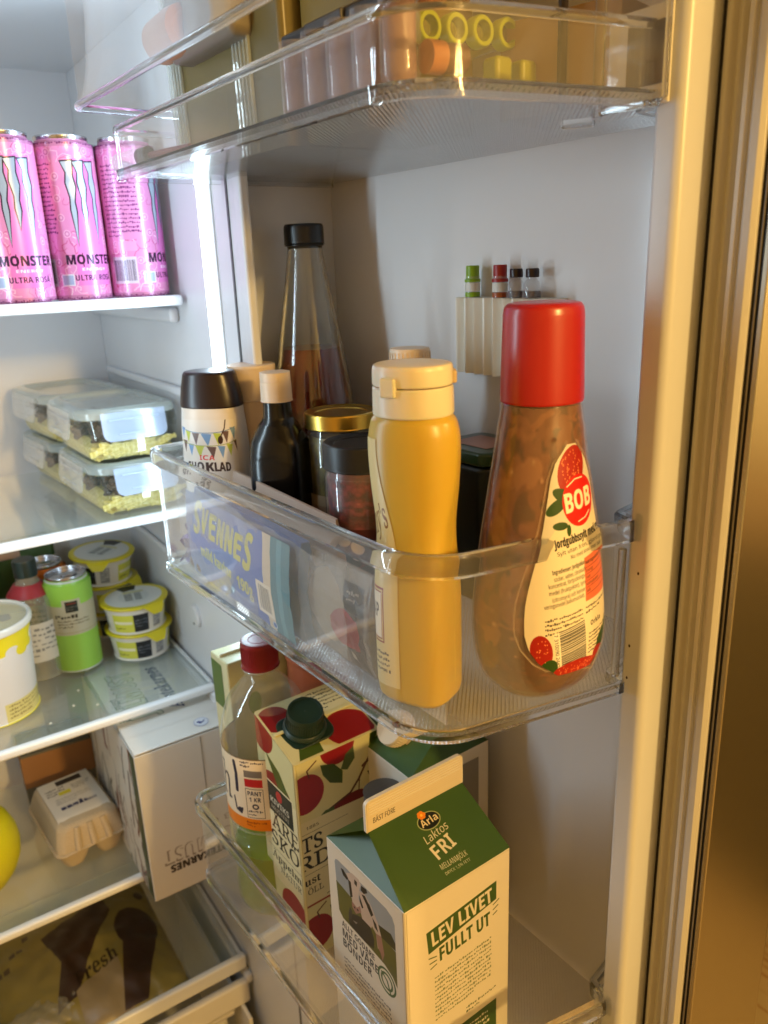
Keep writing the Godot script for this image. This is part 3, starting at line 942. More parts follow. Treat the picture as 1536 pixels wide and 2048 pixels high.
func chocolate() -> void:
	var t := thing("chocolate_sauce", "white chocolate sauce bottle with a brown cap and a printed row of bunting", "bottle", at(0.326, -0.289, -0.729), 40.0)
	var rows := [[0.0, 0.0195, 0.030, 2.6], [0.004, 0.0222, 0.033, 2.6], [0.012, 0.0228, 0.034, 2.6], [0.10, 0.0228, 0.034, 2.5], [0.14, 0.0222, 0.0325, 2.4], [0.160, 0.0212, 0.0308, 2.3], [0.162, 0.0205, 0.030, 2.3]]
	var white := mat(Color(0.86, 0.83, 0.79), 0.35)
	part("body", bottle_shape(rows, 48, 5), white, t)
	var p := paper(360, 640, Color(0.88, 0.86, 0.83))
	var brown := Color(0.22, 0.12, 0.09)
	var cols := [Color(0.45, 0.60, 0.78), Color(0.74, 0.78, 0.28), Color(0.40, 0.30, 0.27), Color(0.45, 0.60, 0.78), Color(0.74, 0.78, 0.28), Color(0.40, 0.30, 0.27)]
	for row in 2:
		for k in 7:
			var x := 8.0 + k * 52 + row * 18; var y := 36.0 + row * 60 + 26 * (1 - pow((k - 3.0) / 3.0, 2))
			p.poly([v2(x, y), v2(x + 44, y + 3), v2(x + 24, y + 58)], cols[(k + row * 2) % 6])
		var ln := []
		for k in 15: ln.append(v2(k * 26, 34 + row * 60 + 26 * (1 - pow((k - 7.0) / 7.0, 2))))
		p.line(ln, 3, cols[row].darkened(0.2))
	p.text("ICA", 180, 186, 22, Color(0.86, 0.12, 0.10), {bold = true, mid = true, wide = 1.2})
	p.text("CHOKLAD", 180, 238, 40, brown, {bold = true, mid = true, fit = 236, thick = 1.2})
	p.text("sås", 180, 284, 28, brown, {bold = true, mid = true})
	p.line([v2(300, -2), v2(285, 40), v2(258, 76)], 7, brown).oval(254, 92, 15, 20, brown, 0.3)
	p.small(70, 340, 220, 4, 18, brown, 12)
	part("label", wrapped(rows, 124, 236, 0.014, 0.150, 0.0004, 28, 30), printed(p.done(), 0.4), t, Transform3D(), false)
	part("cap", bottle_shape([[0.1605, 0.0214, 0.0310, 2.3], [0.162, 0.0220, 0.0316, 2.3], [0.180, 0.0208, 0.0290, 2.3], [0.192, 0.0195, 0.0262, 2.3], [0.1945, 0.018, 0.0245, 2.3], [0.195, 0.016, 0.022, 2.3]], 48, 5), mat(Color(0.14, 0.085, 0.08), 0.3), t)

func round_bottle(called: String, label: String, p: Vector3, body: Array, body_m: Material, cap: Array, cap_m: Material, seg := 48) -> Node3D:
	var t := thing(called, label, "bottle", p)
	part("body", lathe(body, seg), body_m, t)
	part("cap", lathe(cap, seg), cap_m, t)
	return t

func jar(called: String, label: String, p: Vector3, r: float, high: float, neck: float, fill: Material, lid: Material, lid_h: float) -> Node3D:
	var t := thing(called, label, "jar", p)
	part("glass", lathe(curve([v2(0, 0.001), v2(r * 0.9, 0.0), v2(r, 0.006), v2(r, 0.012), v2(r, high - 0.034), v2(r * 0.97, high - 0.022), v2(neck, high - 0.011), v2(neck, high - 0.002), v2(neck, high)]), 56), pane(Color(0.93, 0.95, 0.95), 0.05, 0.02), t)
	var c := curve([v2(0, 0.004), v2(r * 0.9, 0.004), v2(r - 0.0025, 0.008), v2(r - 0.0025, high - 0.035), v2(r * 0.93, high - 0.027), v2(neck * 0.94, high - 0.018)])
	c.append(v2(0, high - 0.018))
	part("contents", lathe(c, 56), fill, t)
	var n := neck + 0.0028
	part("lid", lathe([v2(0, high - 0.004), v2(n - 0.002, high - lid_h + 0.004), v2(n, high - lid_h + 0.003), v2(n + 0.0006, high - lid_h + 0.0038), v2(n, high - lid_h + 0.005), v2(n, high + 0.0015), v2(n - 0.0007, high + 0.0030), v2(n - 0.0022, high + 0.0036), v2(n - 0.0036, high + 0.0030), v2(n - 0.006, high + 0.0020), v2(n * 0.72, high + 0.0018), v2(n * 0.70, high + 0.0010), v2(0, high + 0.0010)], 64), lid, t, Transform3D(), true, 30.0)
	return t

func wrapped_packets() -> void:
	var t := thing("blue_packet", "blue packet with yellow lettering leaning inside the clear bin wall", "packet", at(0.2935, -0.2895, -0.61), -2.0)
	var p := paper(768, 320, Color(0.32, 0.45, 0.72))
	var y := Color(0.76, 0.74, 0.40)
	p.poly([v2(0, 0), v2(120, 0), v2(60, 140), v2(0, 170)], Color(0.44, 0.52, 0.70))
	var x := 62.0
	var word := "SVENNES"
	var tall := [120, 92, 92, 92, 92, 92, 128]
	for k in 7:
		p.text(word[k], x, 142 + [0, -14, -10, -6, -2, 4, 18][k], tall[k], y, {bold = true, fit = 50, thick = 3.0, lean = 0.26})
		x += 66
	p.text("mild kaviar", 110, 222, 42, y, {bold = true, fit = 250, turn = 0.06, thick = 1.0}).text("190g", 400, 250, 46, y, {bold = true, fit = 110, turn = 0.06, thick = 1.0})
	p.rect(600, 0, 50, 320, Color(0.82, 0.76, 0.68)).rect(650, 0, 118, 320, Color(0.30, 0.50, 0.56)).rect(690, 0, 30, 320, Color(0.40, 0.60, 0.66))
	p.rect(545, 170, 100, 112, Color(0.88, 0.84, 0.78)).bars(560, 182, 72, 84, Color(0.16, 0.17, 0.22), 7)
	p.oval(640, 300, 16, 12, Color(0.75, 0.8, 0.86)).oval(640, 300, 11, 8, Color(0.32, 0.45, 0.72))
	var tex := printed(p.grain(0.06, 4).done(), 0.35)
	var rows := []
	for k in 13:
		var f := k / 12.0
		rows.append(rect_ring(0.0085 * sqrt(sin(PI * clampf(f, 0.04, 0.96))) + 0.0008, 0.108, 0.0007, 0.086 * f, 2))
	part("box_body", loft(rows).rough_up(0.0012, 30.0, 3), mat(Color(0.32, 0.45, 0.72), 0.35), t)
	part("front_print", patch(func(u: float, w: float) -> Vector3:
		var f := 1.0 - w
		return Vector3(-0.0112 - 0.0085 * sqrt(sin(PI * clampf(f, 0.04, 0.96))) * 0.6, 0.0845 * f + 0.001, lerpf(-0.1065, 0.1065, u)), 24, 12).rough_up(0.0010, 40.0, 6), tex, t, Transform3D(), false)
	var film := thing("film_bag", "crumpled clear film bag over the blue packet", "plastic bag", at(0.2790, -0.2895, -0.60))
	part("film", patch(func(u: float, w: float) -> Vector3: return Vector3(0.0012 * sin(u * 9.0), lerpf(0.098, 0.001, w) * (1.0 - 0.14 * u), lerpf(-0.130, 0.165, u)), 40, 16).rough_up(0.0035, 28.0, 9), pane(Color(0.80, 0.83, 0.86), 0.20, 0.10), film, Transform3D(), false, 60.0)
	var pk := thing("pale_packet", "pale cream packet with small dark print behind the blue packet", "packet", at(0.3225, -0.2895, -0.60), -3.0)
	part("packet_body", loft([rect_ring(0.005, 0.105, 0.003, 0.0, 2), rect_ring(0.007, 0.105, 0.003, 0.04, 2), rect_ring(0.004, 0.104, 0.002, 0.078, 2), rect_ring(0.0012, 0.103, 0.001, 0.100, 2)]).rough_up(0.004, 22.0, 12), mat(Color(0.72, 0.64, 0.58), 0.45), pk)
	var q := thing("film_pouch", "pale film pouch with a dark panel and a red round emblem behind the bin wall", "pouch", at(0.2965, -0.2895, -0.463), -1.0)
	var pp := paper(320, 320, Color(0.74, 0.70, 0.66))
	pp.im.fill(Color(0.74, 0.71, 0.67, 0.40))
	pp.oval(110, 150, 96, 120, Color(0.80, 0.74, 0.64, 0.62))
	pp.rect(206, 40, 100, 280, Color(0.40, 0.36, 0.33, 0.62)).rect(206, 40, 100, 90, Color(0.26, 0.23, 0.20, 0.75))
	pp.oval(206, 195, 74, 62, Color(0.70, 0.20, 0.24, 0.80)).rect(206, 150, 70, 94, Color(0.60, 0.14, 0.17, 0.85))
	pp.small(218, 60, 70, 2, 22, Color(0.72, 0.68, 0.62, 0.8), 3)
	pp.poly([v2(220, 262), v2(250, 268), v2(262, 290), v2(232, 282)], Color(0.75, 0.73, 0.70, 0.8))
	var pm := printed(pp.done(), 0.3)
	pm.transparency = BaseMaterial3D.TRANSPARENCY_ALPHA
	part("pouch_body", loft([rect_ring(0.001, 0.042, 0.0008, 0.0, 2), rect_ring(0.006, 0.042, 0.003, 0.02, 2), rect_ring(0.0065, 0.042, 0.003, 0.05, 2), rect_ring(0.001, 0.042, 0.0008, 0.081, 2)]), pane(Color(0.80, 0.78, 0.75), 0.30, 0.15), q)
	part("front_print", patch(func(u: float, w: float) -> Vector3: return Vector3(-0.0078 + 0.0062 * pow(absf(2.0 * w - 1.0), 3.0), lerpf(0.080, 0.001, w), lerpf(-0.0415, 0.0415, u)), 16, 16).rough_up(0.0022, 60.0, 8), pm, q, Transform3D(), false)

func middle_bin_things() -> void:
	squeeze_jam()
	mustard()
	syrup()
	chocolate()
	var cream := mat(Color(0.86, 0.78, 0.68), 0.4)
	round_bottle("mayonnaise_bottle", "cream bottle with a broad cream cap behind the chocolate sauce", at(0.374, -0.289, -0.733), curve([v2(0, 0), v2(0.022, 0), v2(0.0265, 0.004), v2(0.027, 0.012), v2(0.0265, 0.10), v2(0.0235, 0.150), v2(0.021, 0.163), v2(0, 0.163)]), mat(Color(0.85, 0.74, 0.60), 0.4), curve([v2(0, 0.162), v2(0.0225, 0.162), v2(0.0235, 0.163), v2(0.0242, 0.190), v2(0.0246, 0.193), v2(0.0240, 0.1955), v2(0.021, 0.196), v2(0, 0.196)], 3), cream)
	var b := thing("soy_bottle", "black sauce bottle with sloping shoulders and a small cream cap", "bottle", at(0.352, -0.289, -0.644), 35.0)
	part("body", bottle_shape([[0.0, 0.020, 0.025, 3.0], [0.004, 0.024, 0.0285, 3.0], [0.01, 0.0245, 0.029, 3.0], [0.115, 0.0240, 0.0285, 2.8], [0.135, 0.0215, 0.0262, 2.5], [0.150, 0.0165, 0.0185, 2.2], [0.157, 0.0135, 0.0140, 2.0], [0.175, 0.0130, 0.0130, 2.0]], 48, 6), mat(Color(0.035, 0.033, 0.036), 0.22), b)
	part("cap", lathe(curve([v2(0, 0.171), v2(0.0138, 0.171), v2(0.0144, 0.172), v2(0.0144, 0.172), v2(0.0142, 0.188), v2(0.0136, 0.1885), v2(0.0136, 0.1895), v2(0.0140, 0.190), v2(0.0138, 0.1965), v2(0.0128, 0.198), v2(0, 0.198)], 2), 40), cream, b)
	var gold := mat(Color(0.80, 0.66, 0.30), 0.28, 1.0)
	var pick := speckled(0.02, [[0.0, Color(0.20, 0.19, 0.05)], [0.5, Color(0.36, 0.34, 0.10)], [1.0, Color(0.50, 0.46, 0.18)]], 4, 14.0, 0.4)
	var g := jar("pickle_jar", "glass jar of olive green pickles with a gold lid", at(0.402, -0.289, -0.614), 0.0345, 0.156, 0.0318, pick, gold, 0.0135)
	var lp := paper(256, 256, Color(0.55, 0.46, 0.38))
	lp.rect(0, 0, 256, 40, Color(0.62, 0.56, 0.46)).small(10, 60, 236, 8, 22, Color(0.24, 0.14, 0.1), 5)
	part("label", lathe([v2(0.0348, 0.02), v2(0.0348, 0.085)], 48, 0.02, 0.085), printed(lp.done(), 0.5), g)
	var beet := speckled(0.03, [[0.0, Color(0.16, 0.02, 0.03)], [0.5, Color(0.34, 0.06, 0.08)], [0.75, Color(0.50, 0.14, 0.16)], [1.0, Color(0.62, 0.30, 0.28)]], 9, 16.0, 0.35)
	var j := jar("beetroot_jar", "glass jar of dark red preserve with a black lid next to the mustard", at(0.3560, -0.289, -0.5145), 0.0325, 0.150, 0.0300, beet, mat(Color(0.075, 0.072, 0.075), 0.4), 0.020)
	var bp := paper(512, 256, Color(0.28, 0.08, 0.09))
	bp.oval(120, 130, 90, 80, Color(0.42, 0.10, 0.14)).oval(260, 170, 120, 60, Color(0.36, 0.09, 0.08)).oval(200, 80, 60, 22, Color(0.10, 0.12, 0.08), 0.6).oval(300, 110, 70, 20, Color(0.10, 0.12, 0.08), -0.5)
	bp.oval(215, 60, 16, 18, Color(0.85, 0.78, 0.72)).oval(245, 78, 16, 20, Color(0.85, 0.78, 0.72)).rect(206, 90, 16, 120, Color(0.08, 0.10, 0.06))
	bp.line([v2(340, 150), v2(360, 120), v2(380, 130), v2(360, 170), v2(340, 190), v2(372, 196)], 5, Color(0.12, 0.05, 0.05))
	part("label", lathe([v2(0.0328, 0.02), v2(0.0328, 0.088)], 48, 0.02, 0.088), printed(bp.done(), 0.45), j, go(0, 0, 0, 50))
	var w := round_bottle("ribbed_cap_bottle", "cream bottle with a finely ribbed cap, mostly hidden behind the mustard", at(0.431, -0.289, -0.545), curve([v2(0, 0), v2(0.026, 0), v2(0.028, 0.005), v2(0.028, 0.12), v2(0.024, 0.16), v2(0.016, 0.185), v2(0.015, 0.2), v2(0, 0.2)]), mat(Color(0.80, 0.72, 0.60), 0.4), [v2(0, 0.196), v2(0.0172, 0.196), v2(0.0175, 0.2165), v2(0.0165, 0.218), v2(0, 0.218)], cream)
	part("cap_ribs", ringed(box(at(-0.0006, 0.198, 0.0165), at(0.0006, 0.215, 0.0181), 0.0003), 30), cream, w)
	var gt := thing("green_tub", "dark green tub with a flat green lid between the mustard and the jam", "tub", at(0.468, -0.289, -0.492))
	part("tub_body", rbox(at(0.060, 0.125, 0.068), 0.006, 0.012), mat(Color(0.06, 0.085, 0.045), 0.4), gt)
	part("lid", rbox(at(0.065, 0.012, 0.073), 0.003, 0.012).moved(go(0, 0.125, 0)), mat(Color(0.12, 0.22, 0.08), 0.3), gt)
	part("lid_print", sheet(at(-0.018, 0.1374, -0.022), at(0.0, 0, 0.044), at(0.036, 0, 0)), mat(Color(0.62, 0.42, 0.34), 0.4), gt)
	wrapped_packets()
	var red := mat(Color(0.36, 0.09, 0.07), 0.2)
	var bt := thing("cherry_tomato", "small shiny red tomato on the bin floor next to the blue packet", "tomato", at(0.2905, -0.2895, -0.7215))
	part("fruit", ball(at(0, 0.0085, 0), at(0.0088, 0.0085, 0.0088)), red, bt)
	copy(bt, "small dark red tomato in front of the shiny one by the bin wall", Transform3D(Basis(Vector3.UP, 1.0).scaled(Vector3.ONE * 0.92), at(0.2895, EYE - 0.2895, -0.7045)))
	var pw := thing("purple_wrapper", "crumpled purple foil wrapper in the far corner of the bin", "wrapper", at(0.2955, -0.2895, -0.741))
	part("foil", patch(func(u: float, w2: float) -> Vector3: return Vector3(lerpf(-0.006, 0.012, u) + 0.004 * sin(w2 * 11.0), lerpf(0.046, 0.0, w2) * (0.5 + 0.5 * sin(PI * (0.2 + 0.7 * u))), lerpf(-0.018, 0.018, u) * (0.3 + 0.7 * w2)), 14, 12).rough_up(0.005, 90.0, 2), mat(Color(0.24, 0.17, 0.50), 0.3, 0.3), pw, Transform3D(), false, 25.0)
	vial_holder()

func vial_holder() -> void:
	var t := thing("vial_holder", "cream wavy-fronted holder fixed to the door panel", "holder", at(0.5095, -0.0985, -0.4970))
	var out := PackedVector2Array([v2(0, 0.058), v2(0, -0.058)])
	for k in 65:
		var f := k / 64.0
		out.append(v2(-0.0175 - 0.0036 * cos(f * TAU * 10.0) * -1.0, lerpf(-0.058, 0.058, f)))
	part("holder_body", slab(out, 0.0, 0.066), mat(Color(0.92, 0.915, 0.88), 0.45), t)
	var zs := [-0.537, -0.503, -0.484, -0.466]
	for k in 4:
		var tall := k < 2
		var v := thing("small_vial", ["small vial with a lime green cap, first in the cream holder", "small vial with a red cap between the lime one and the dark ones", "small vial with a dark cap next to the red-capped one", "small vial with a dark cap, closest to the jam bottle's red cap"][k], "vial", at(0.4975, -0.0325, zs[k]), 0.0, "vials in the cream holder")
		var col: Color = [Color(0.48, 0.62, 0.05), Color(0.58, 0.08, 0.07), Color(0.12, 0.02, 0.03), Color(0.12, 0.02, 0.03)][k]
		if tall:
			part("glass", lathe([v2(0, 0), v2(0.0064, 0), v2(0.0064, 0.018), v2(0, 0.018)], 28), pane(Color(0.95, 0.97, 0.97), 0.12, 0.03), v)
			part("band", lathe([v2(0.0066, 0.0005), v2(0.0066, 0.0045)], 28), mat([Color(0.48, 0.62, 0.05), Color(0.60, 0.30, 0.12)][k], 0.4), v)
			part("paper_band", lathe([v2(0.0066, 0.0052), v2(0.0066, 0.0125)], 28), mat(Color(0.82, 0.81, 0.78), 0.5), v)
			part("cap", lathe([v2(0, 0.013), v2(0.0070, 0.013), v2(0.0070, 0.0155), v2(0.0058, 0.016), v2(0.0058, 0.0265), v2(0.0052, 0.027), v2(0, 0.027)], 28), mat(col, 0.4), v)
		else:
			part("glass", lathe(curve([v2(0, 0), v2(0.0076, 0), v2(0.0076, 0.008), v2(0.0062, 0.0125), v2(0.0035, 0.0155), v2(0.0034, 0.018), v2(0, 0.018)], 4), 28), pane(Color(0.9, 0.9, 0.92), 0.12, 0.02), v)
			part("liquid", lathe([v2(0, 0.0006), v2(0.0070, 0.0006), v2(0.0070, 0.0058), v2(0, 0.0058)], 28), mat(Color(0.16, 0.03, 0.05), 0.2), v)
			part("cap", lathe([v2(0, 0.0165), v2(0.0050, 0.0165), v2(0.0055, 0.017), v2(0.0055, 0.0225), v2(0.0048, 0.0235), v2(0, 0.0235)], 28), mat(col, 0.3), v)

# ------------------------------------------------------------------ the lower bin
func milk_prints() -> Array:
	var green := Color(0.22, 0.34, 0.13); var white := Color(0.86, 0.83, 0.77)
	# the front panel under the roof edge
	var a := paper(400, 800, white)
	a.poly([v2(68, 119), v2(347, 90), v2(347, 162), v2(75, 204)], green)
	a.text("LEV LIVET", 91, 184, 55, white, {bold = true, fit = 242, turn = -0.10, thick = 0.6})
	a.text("FULLT UT", 118, 258, 52, green, {bold = true, fit = 204, turn = -0.05, thick = 0.6})
	for k in 3:
		a.line([v2(76 + k * 3, 222 + k * 22), v2(104, 230 + k * 15)], 4, green)
		a.line([v2(334, 178 + k * 20), v2(358 - k * 4, 168 + k * 22)], 4, green)
	a.small(96, 306, 228, 11, 17, Color(0.42, 0.48, 0.34), 31, -0.03)
	a.small(220, 520, 120, 2, 17, Color(0.25, 0.33, 0.17), 8)
	a.rect(60, 580, 290, 150, green).small(76, 600, 240, 5, 22, white, 12)
	# the roof slope over it
	var b := paper(400, 300, green)
	b.oval(211, 66, 47, 34, Color(0.62, 0.66, 0.48)).oval(211, 66, 43, 30, Color(0.06, 0.09, 0.04))
	b.text("Arla", 212, 79, 27, Color(0.90, 0.84, 0.72), {bold = true, mid = true, turn = -0.06})
	for k in 6: b.oval(196 + cos(k) * 9, 36 + sin(k) * 9, 8, 8, Color(0.90, 0.52, 0.10))
	b.oval(196, 36, 5, 5, Color(0.95, 0.75, 0.25))
	b.text("Laktos", 160, 140, 30, white, {lean = 0.15, fit = 104, turn = -0.15})
	b.text("FRI", 168, 208, 54, white, {bold = true, fit = 92, turn = -0.20})
	b.text("MELLANMJÖLK", 160, 243, 20, white, {fit = 112}).text("DRYCK 1,5% FETT", 164, 266, 11, white, {fit = 106})
	# the side with the cow
	var c := paper(440, 880, white)
	var sky := Color(0.58, 0.60, 0.62); var grass := Color(0.36, 0.36, 0.14)
	c.poly([v2(46, 68), v2(52, 54), v2(66, 48), v2(352, 48), v2(384, 60), v2(396, 84), v2(398, 350), v2(374, 322), v2(330, 304), v2(240, 300), v2(80, 300), v2(56, 280)], sky)
	c.poly([v2(48, 150), v2(200, 166), v2(397, 196), v2(398, 350), v2(374, 322), v2(330, 304), v2(240, 300), v2(80, 300), v2(56, 280)], grass)
	var hide := Color(0.74, 0.66, 0.60); var dark := Color(0.10, 0.08, 0.07); var rosy := Color(0.60, 0.44, 0.39)
	c.poly([v2(303, 153), v2(373, 137), v2(396, 160), v2(396, 190), v2(314, 196)], Color(0.20, 0.20, 0.09))
	c.poly([v2(196, 90), v2(227, 80), v2(265, 103), v2(300, 150), v2(317, 194), v2(314, 251), v2(293, 265), v2(286, 205), v2(265, 191), v2(244, 233), v2(217, 242), v2(196, 171)], hide).poly([v2(118, 69), v2(154, 44), v2(196, 42), v2(208, 55), v2(196, 90), v2(189, 128), v2(203, 152), v2(175, 185), v2(151, 182), v2(140, 135), v2(137, 94)], hide.lightened(0.08))
	c.poly([v2(286, 205), v2(317, 194), v2(330, 262), v2(318, 300), v2(308, 270), v2(296, 262)], rosy)
	c.poly([v2(85, 71), v2(102, 67), v2(130, 84), v2(123, 98), v2(98, 94)], dark).poly([v2(210, 58), v2(241, 52), v2(246, 64), v2(223, 84), v2(206, 80)], dark)
	c.poly([v2(130, 88), v2(146, 90), v2(152, 150), v2(137, 162)], dark).poly([v2(170, 60), v2(186, 62), v2(182, 84), v2(168, 80)], dark)
	c.poly([v2(210, 95), v2(230, 87), v2(251, 107), v2(237, 120)], dark).poly([v2(227, 99), v2(255, 105), v2(276, 134), v2(262, 152), v2(241, 127)], dark).poly([v2(196, 109), v2(217, 148), v2(208, 158), v2(196, 137)], dark)
	c.poly([v2(268, 150), v2(290, 162), v2(300, 190), v2(280, 184)], dark)
	c.poly([v2(144, 172), v2(175, 180), v2(196, 156), v2(203, 180), v2(168, 213), v2(146, 199)], rosy).oval(160, 190, 5, 4, dark).oval(180, 186, 5, 4, dark)
	c.poly([v2(116, 274), v2(147, 228), v2(196, 204), v2(255, 204), v2(274, 241), v2(269, 286), v2(217, 299), v2(154, 297), v2(123, 294)], Color(0.13, 0.12, 0.12))
	c.poly([v2(130, 210), v2(144, 220), v2(137, 259), v2(119, 281), v2(119, 247)], Color(0.20, 0.19, 0.19)).poly([v2(144, 259), v2(175, 247), v2(164, 261)], Color(0.55, 0.53, 0.5))
	c.text("ALLT GODARE", 70, 340, 26, dark, {bold = true, fit = 200}).text("MED VÅRE", 70, 386, 36, dark, {bold = true, fit = 220}).text("BÖNDER", 70, 432, 36, dark, {bold = true, fit = 180})
	c.oval(338, 372, 52, 54, green, -0.3).oval(338, 372, 43, 45, white, -0.3).oval(338, 372, 34, 36, green, -0.3).oval(338, 372, 25, 27, white, -0.3).line([v2(310, 350), v2(340, 368), v2(356, 410)], 8, green)
	c.small(70, 480, 280, 9, 20, Color(0.36, 0.34, 0.31), 17)
	return [printed(a.grain(0.05, 1).done(), 0.38), printed(b.grain(0.05, 2).done(), 0.38), printed(c.grain(0.05, 3).done(), 0.38)]

# a gable-top carton: its base, the ridge along x, printed faces on +z and -x
func gable_carton(t: Node3D, w: float, d: float, h: float, roof: float, fin: float, white: Material, green: Material) -> void:
	part("body", rbox(at(w, h, d), 0.0016, 0.0022), white, t)
	var s := Shape.new()
	var x := w / 2 - 0.0004; var z := d / 2 - 0.0004
	var rl := x - 0.006; var rh := h + roof
	# two slopes, and the folded gables drawn in between them
	for k in [-1.0, 1.0]:
		var a := s.add(at(-x, h, k * z)); var b := s.add(at(x, h, k * z)); var c := s.add(at(rl, rh, k * 0.0016)); var e := s.add(at(-rl, rh, k * 0.0016))
		s.quad(a, b, c, e)
	var u := Shape.new()
	for k in [-1.0, 1.0]:
		var tip := u.add(at(k * (x - 0.030), h + roof * 0.80, 0))
		var a := u.add(at(k * x, h, z)); var b := u.add(at(k * x, h, -z))
		u.tri(a, tip, b)
		var m1 := u.add(at(k * x, h, z)); var p1 := u.add(at(k * rl, rh, 0.0016)); var p2 := u.add(at(k * rl, rh, -0.0016)); var m2 := u.add(at(k * x, h, -z))
		u.tri(m1, p1, tip); u.tri(m2, tip, p2)
		u.tri(p1, p2, tip)
	part("roof", s, green, t, Transform3D(), false, 5.0)
	part("gable_fold", u, green, t, Transform3D(), false, 5.0)
	var outl := rounded([v2(0, 0), v2(-w / 2 + 0.005, 0), v2(-w / 2 + 0.005, fin), v2(w / 2 - 0.005, fin), v2(w / 2 - 0.005, 0), v2(0.001, 0)], [0, 0.001, 0.005, 0.005, 0.001, 0], 5)
	part("fin", cutout(outl, 0.0034, Transform3D(Basis(), at(0, rh - 0.001, -0.0017))), white, t)
	var crimps := Shape.new()
	for k in 5: crimps.join(rbox(at(w - 0.016, 0.0011, 0.0008), 0.00035).moved(go(0, rh + fin - 0.005 - k * 0.0024, 0.0020)))
	part("fin_crimps", crimps, white, t)

func milk() -> void:
	var t := thing("milk_carton", "green and white milk carton with a cow on its side, closest to the camera", "carton", at(0.342, -0.682, -0.441))
	var white := mat(Color(0.86, 0.83, 0.77), 0.38)
	var green := mat(Color(0.22, 0.34, 0.13), 0.38)
	var w := 0.113; var d := 0.110; var h := 0.212
	gable_carton(t, w, d, h, 0.037, 0.029, white, green)
	var p := milk_prints()
	part("front_print", sheet(at(-w / 2 + 0.002, h - 0.001, d / 2 + 0.0003), at(w - 0.004, 0, 0), at(0, -0.208, 0)), p[0], t, Transform3D(), false)
	var dn := at(0, -0.037, d / 2 - 0.002)
	var nrm := at(0, d / 2, 0.037).normalized() * 0.0004
	part("roof_print", sheet(at(-w / 2 + 0.007, h + 0.0365, 0.0022) + nrm, at(w - 0.014, 0, 0), dn * 0.99), p[1], t, Transform3D(), false)
	part("side_print", sheet(at(-w / 2 - 0.0003, h - 0.001, -d / 2 + 0.002), at(0, 0, d - 0.004), at(0, -0.208, 0)), p[2], t, Transform3D(), false)
	var f := paper(400, 110, Color(0.86, 0.80, 0.70))
	for k in 9: f.rect(6, 16 + k * 8, 388, 1, Color(0.82, 0.75, 0.64))
	f.text("BÄST FÖRE", 22, 84, 20, Color(0.12, 0.10, 0.08), {fit = 88})
	part("fin_print", sheet(at(-w / 2 + 0.0062, h + 0.0635, 0.0021), at(w - 0.0124, 0, 0), at(0, -0.027, 0)), printed(f.done(), 0.4), t, Transform3D(), false)
	# the second carton stands behind, turned a quarter
	var m := thing("milk_carton", "second green milk carton with a screw cap on its roof, behind the cow carton", "carton", at(0.4365, -0.682, -0.556), 90.0)
	gable_carton(m, 0.104, 0.102, 0.218, 0.036, 0.028, white, green)
	part("picture", sheet(at(-0.0525, 0.205, -0.040), at(0, 0, 0.076), at(0, -0.13, 0)), mat(Color(0.52, 0.50, 0.46), 0.4), m, Transform3D(), false)
	var cp := mat(Color(0.86, 0.80, 0.70), 0.4)
	var ch := hub("cap", m)
	ch.transform = Transform3D(Basis(Vector3.RIGHT, deg_to_rad(-54.5)), at(-0.004, 0.2375, -0.0265))
	part("cap_top", lathe(curve([v2(0, 0), v2(0.0172, 0), v2(0.0175, 0.001), v2(0.0172, 0.0125), v2(0.0160, 0.0142), v2(0.0150, 0.0146), v2(0, 0.0146)], 3), 48), cp, ch)
	part("cap_ring", lathe([v2(0.0172, -0.002), v2(0.0200, -0.002), v2(0.0200, 0.0008), v2(0.0172, 0.0008)], 40), cp, ch)
	part("cap_ribs", ringed(box(at(-0.0005, 0.0015, 0.0168), at(0.0005, 0.011, 0.0181), 0.0003), 36), cp, ch)
	part("roof_mark", tube([at(0.044, 0.2335, 0.0), at(0.040, 0.2325, -0.012), at(0.043, 0.2270, -0.016)], 0.0011, 6), cp, m)

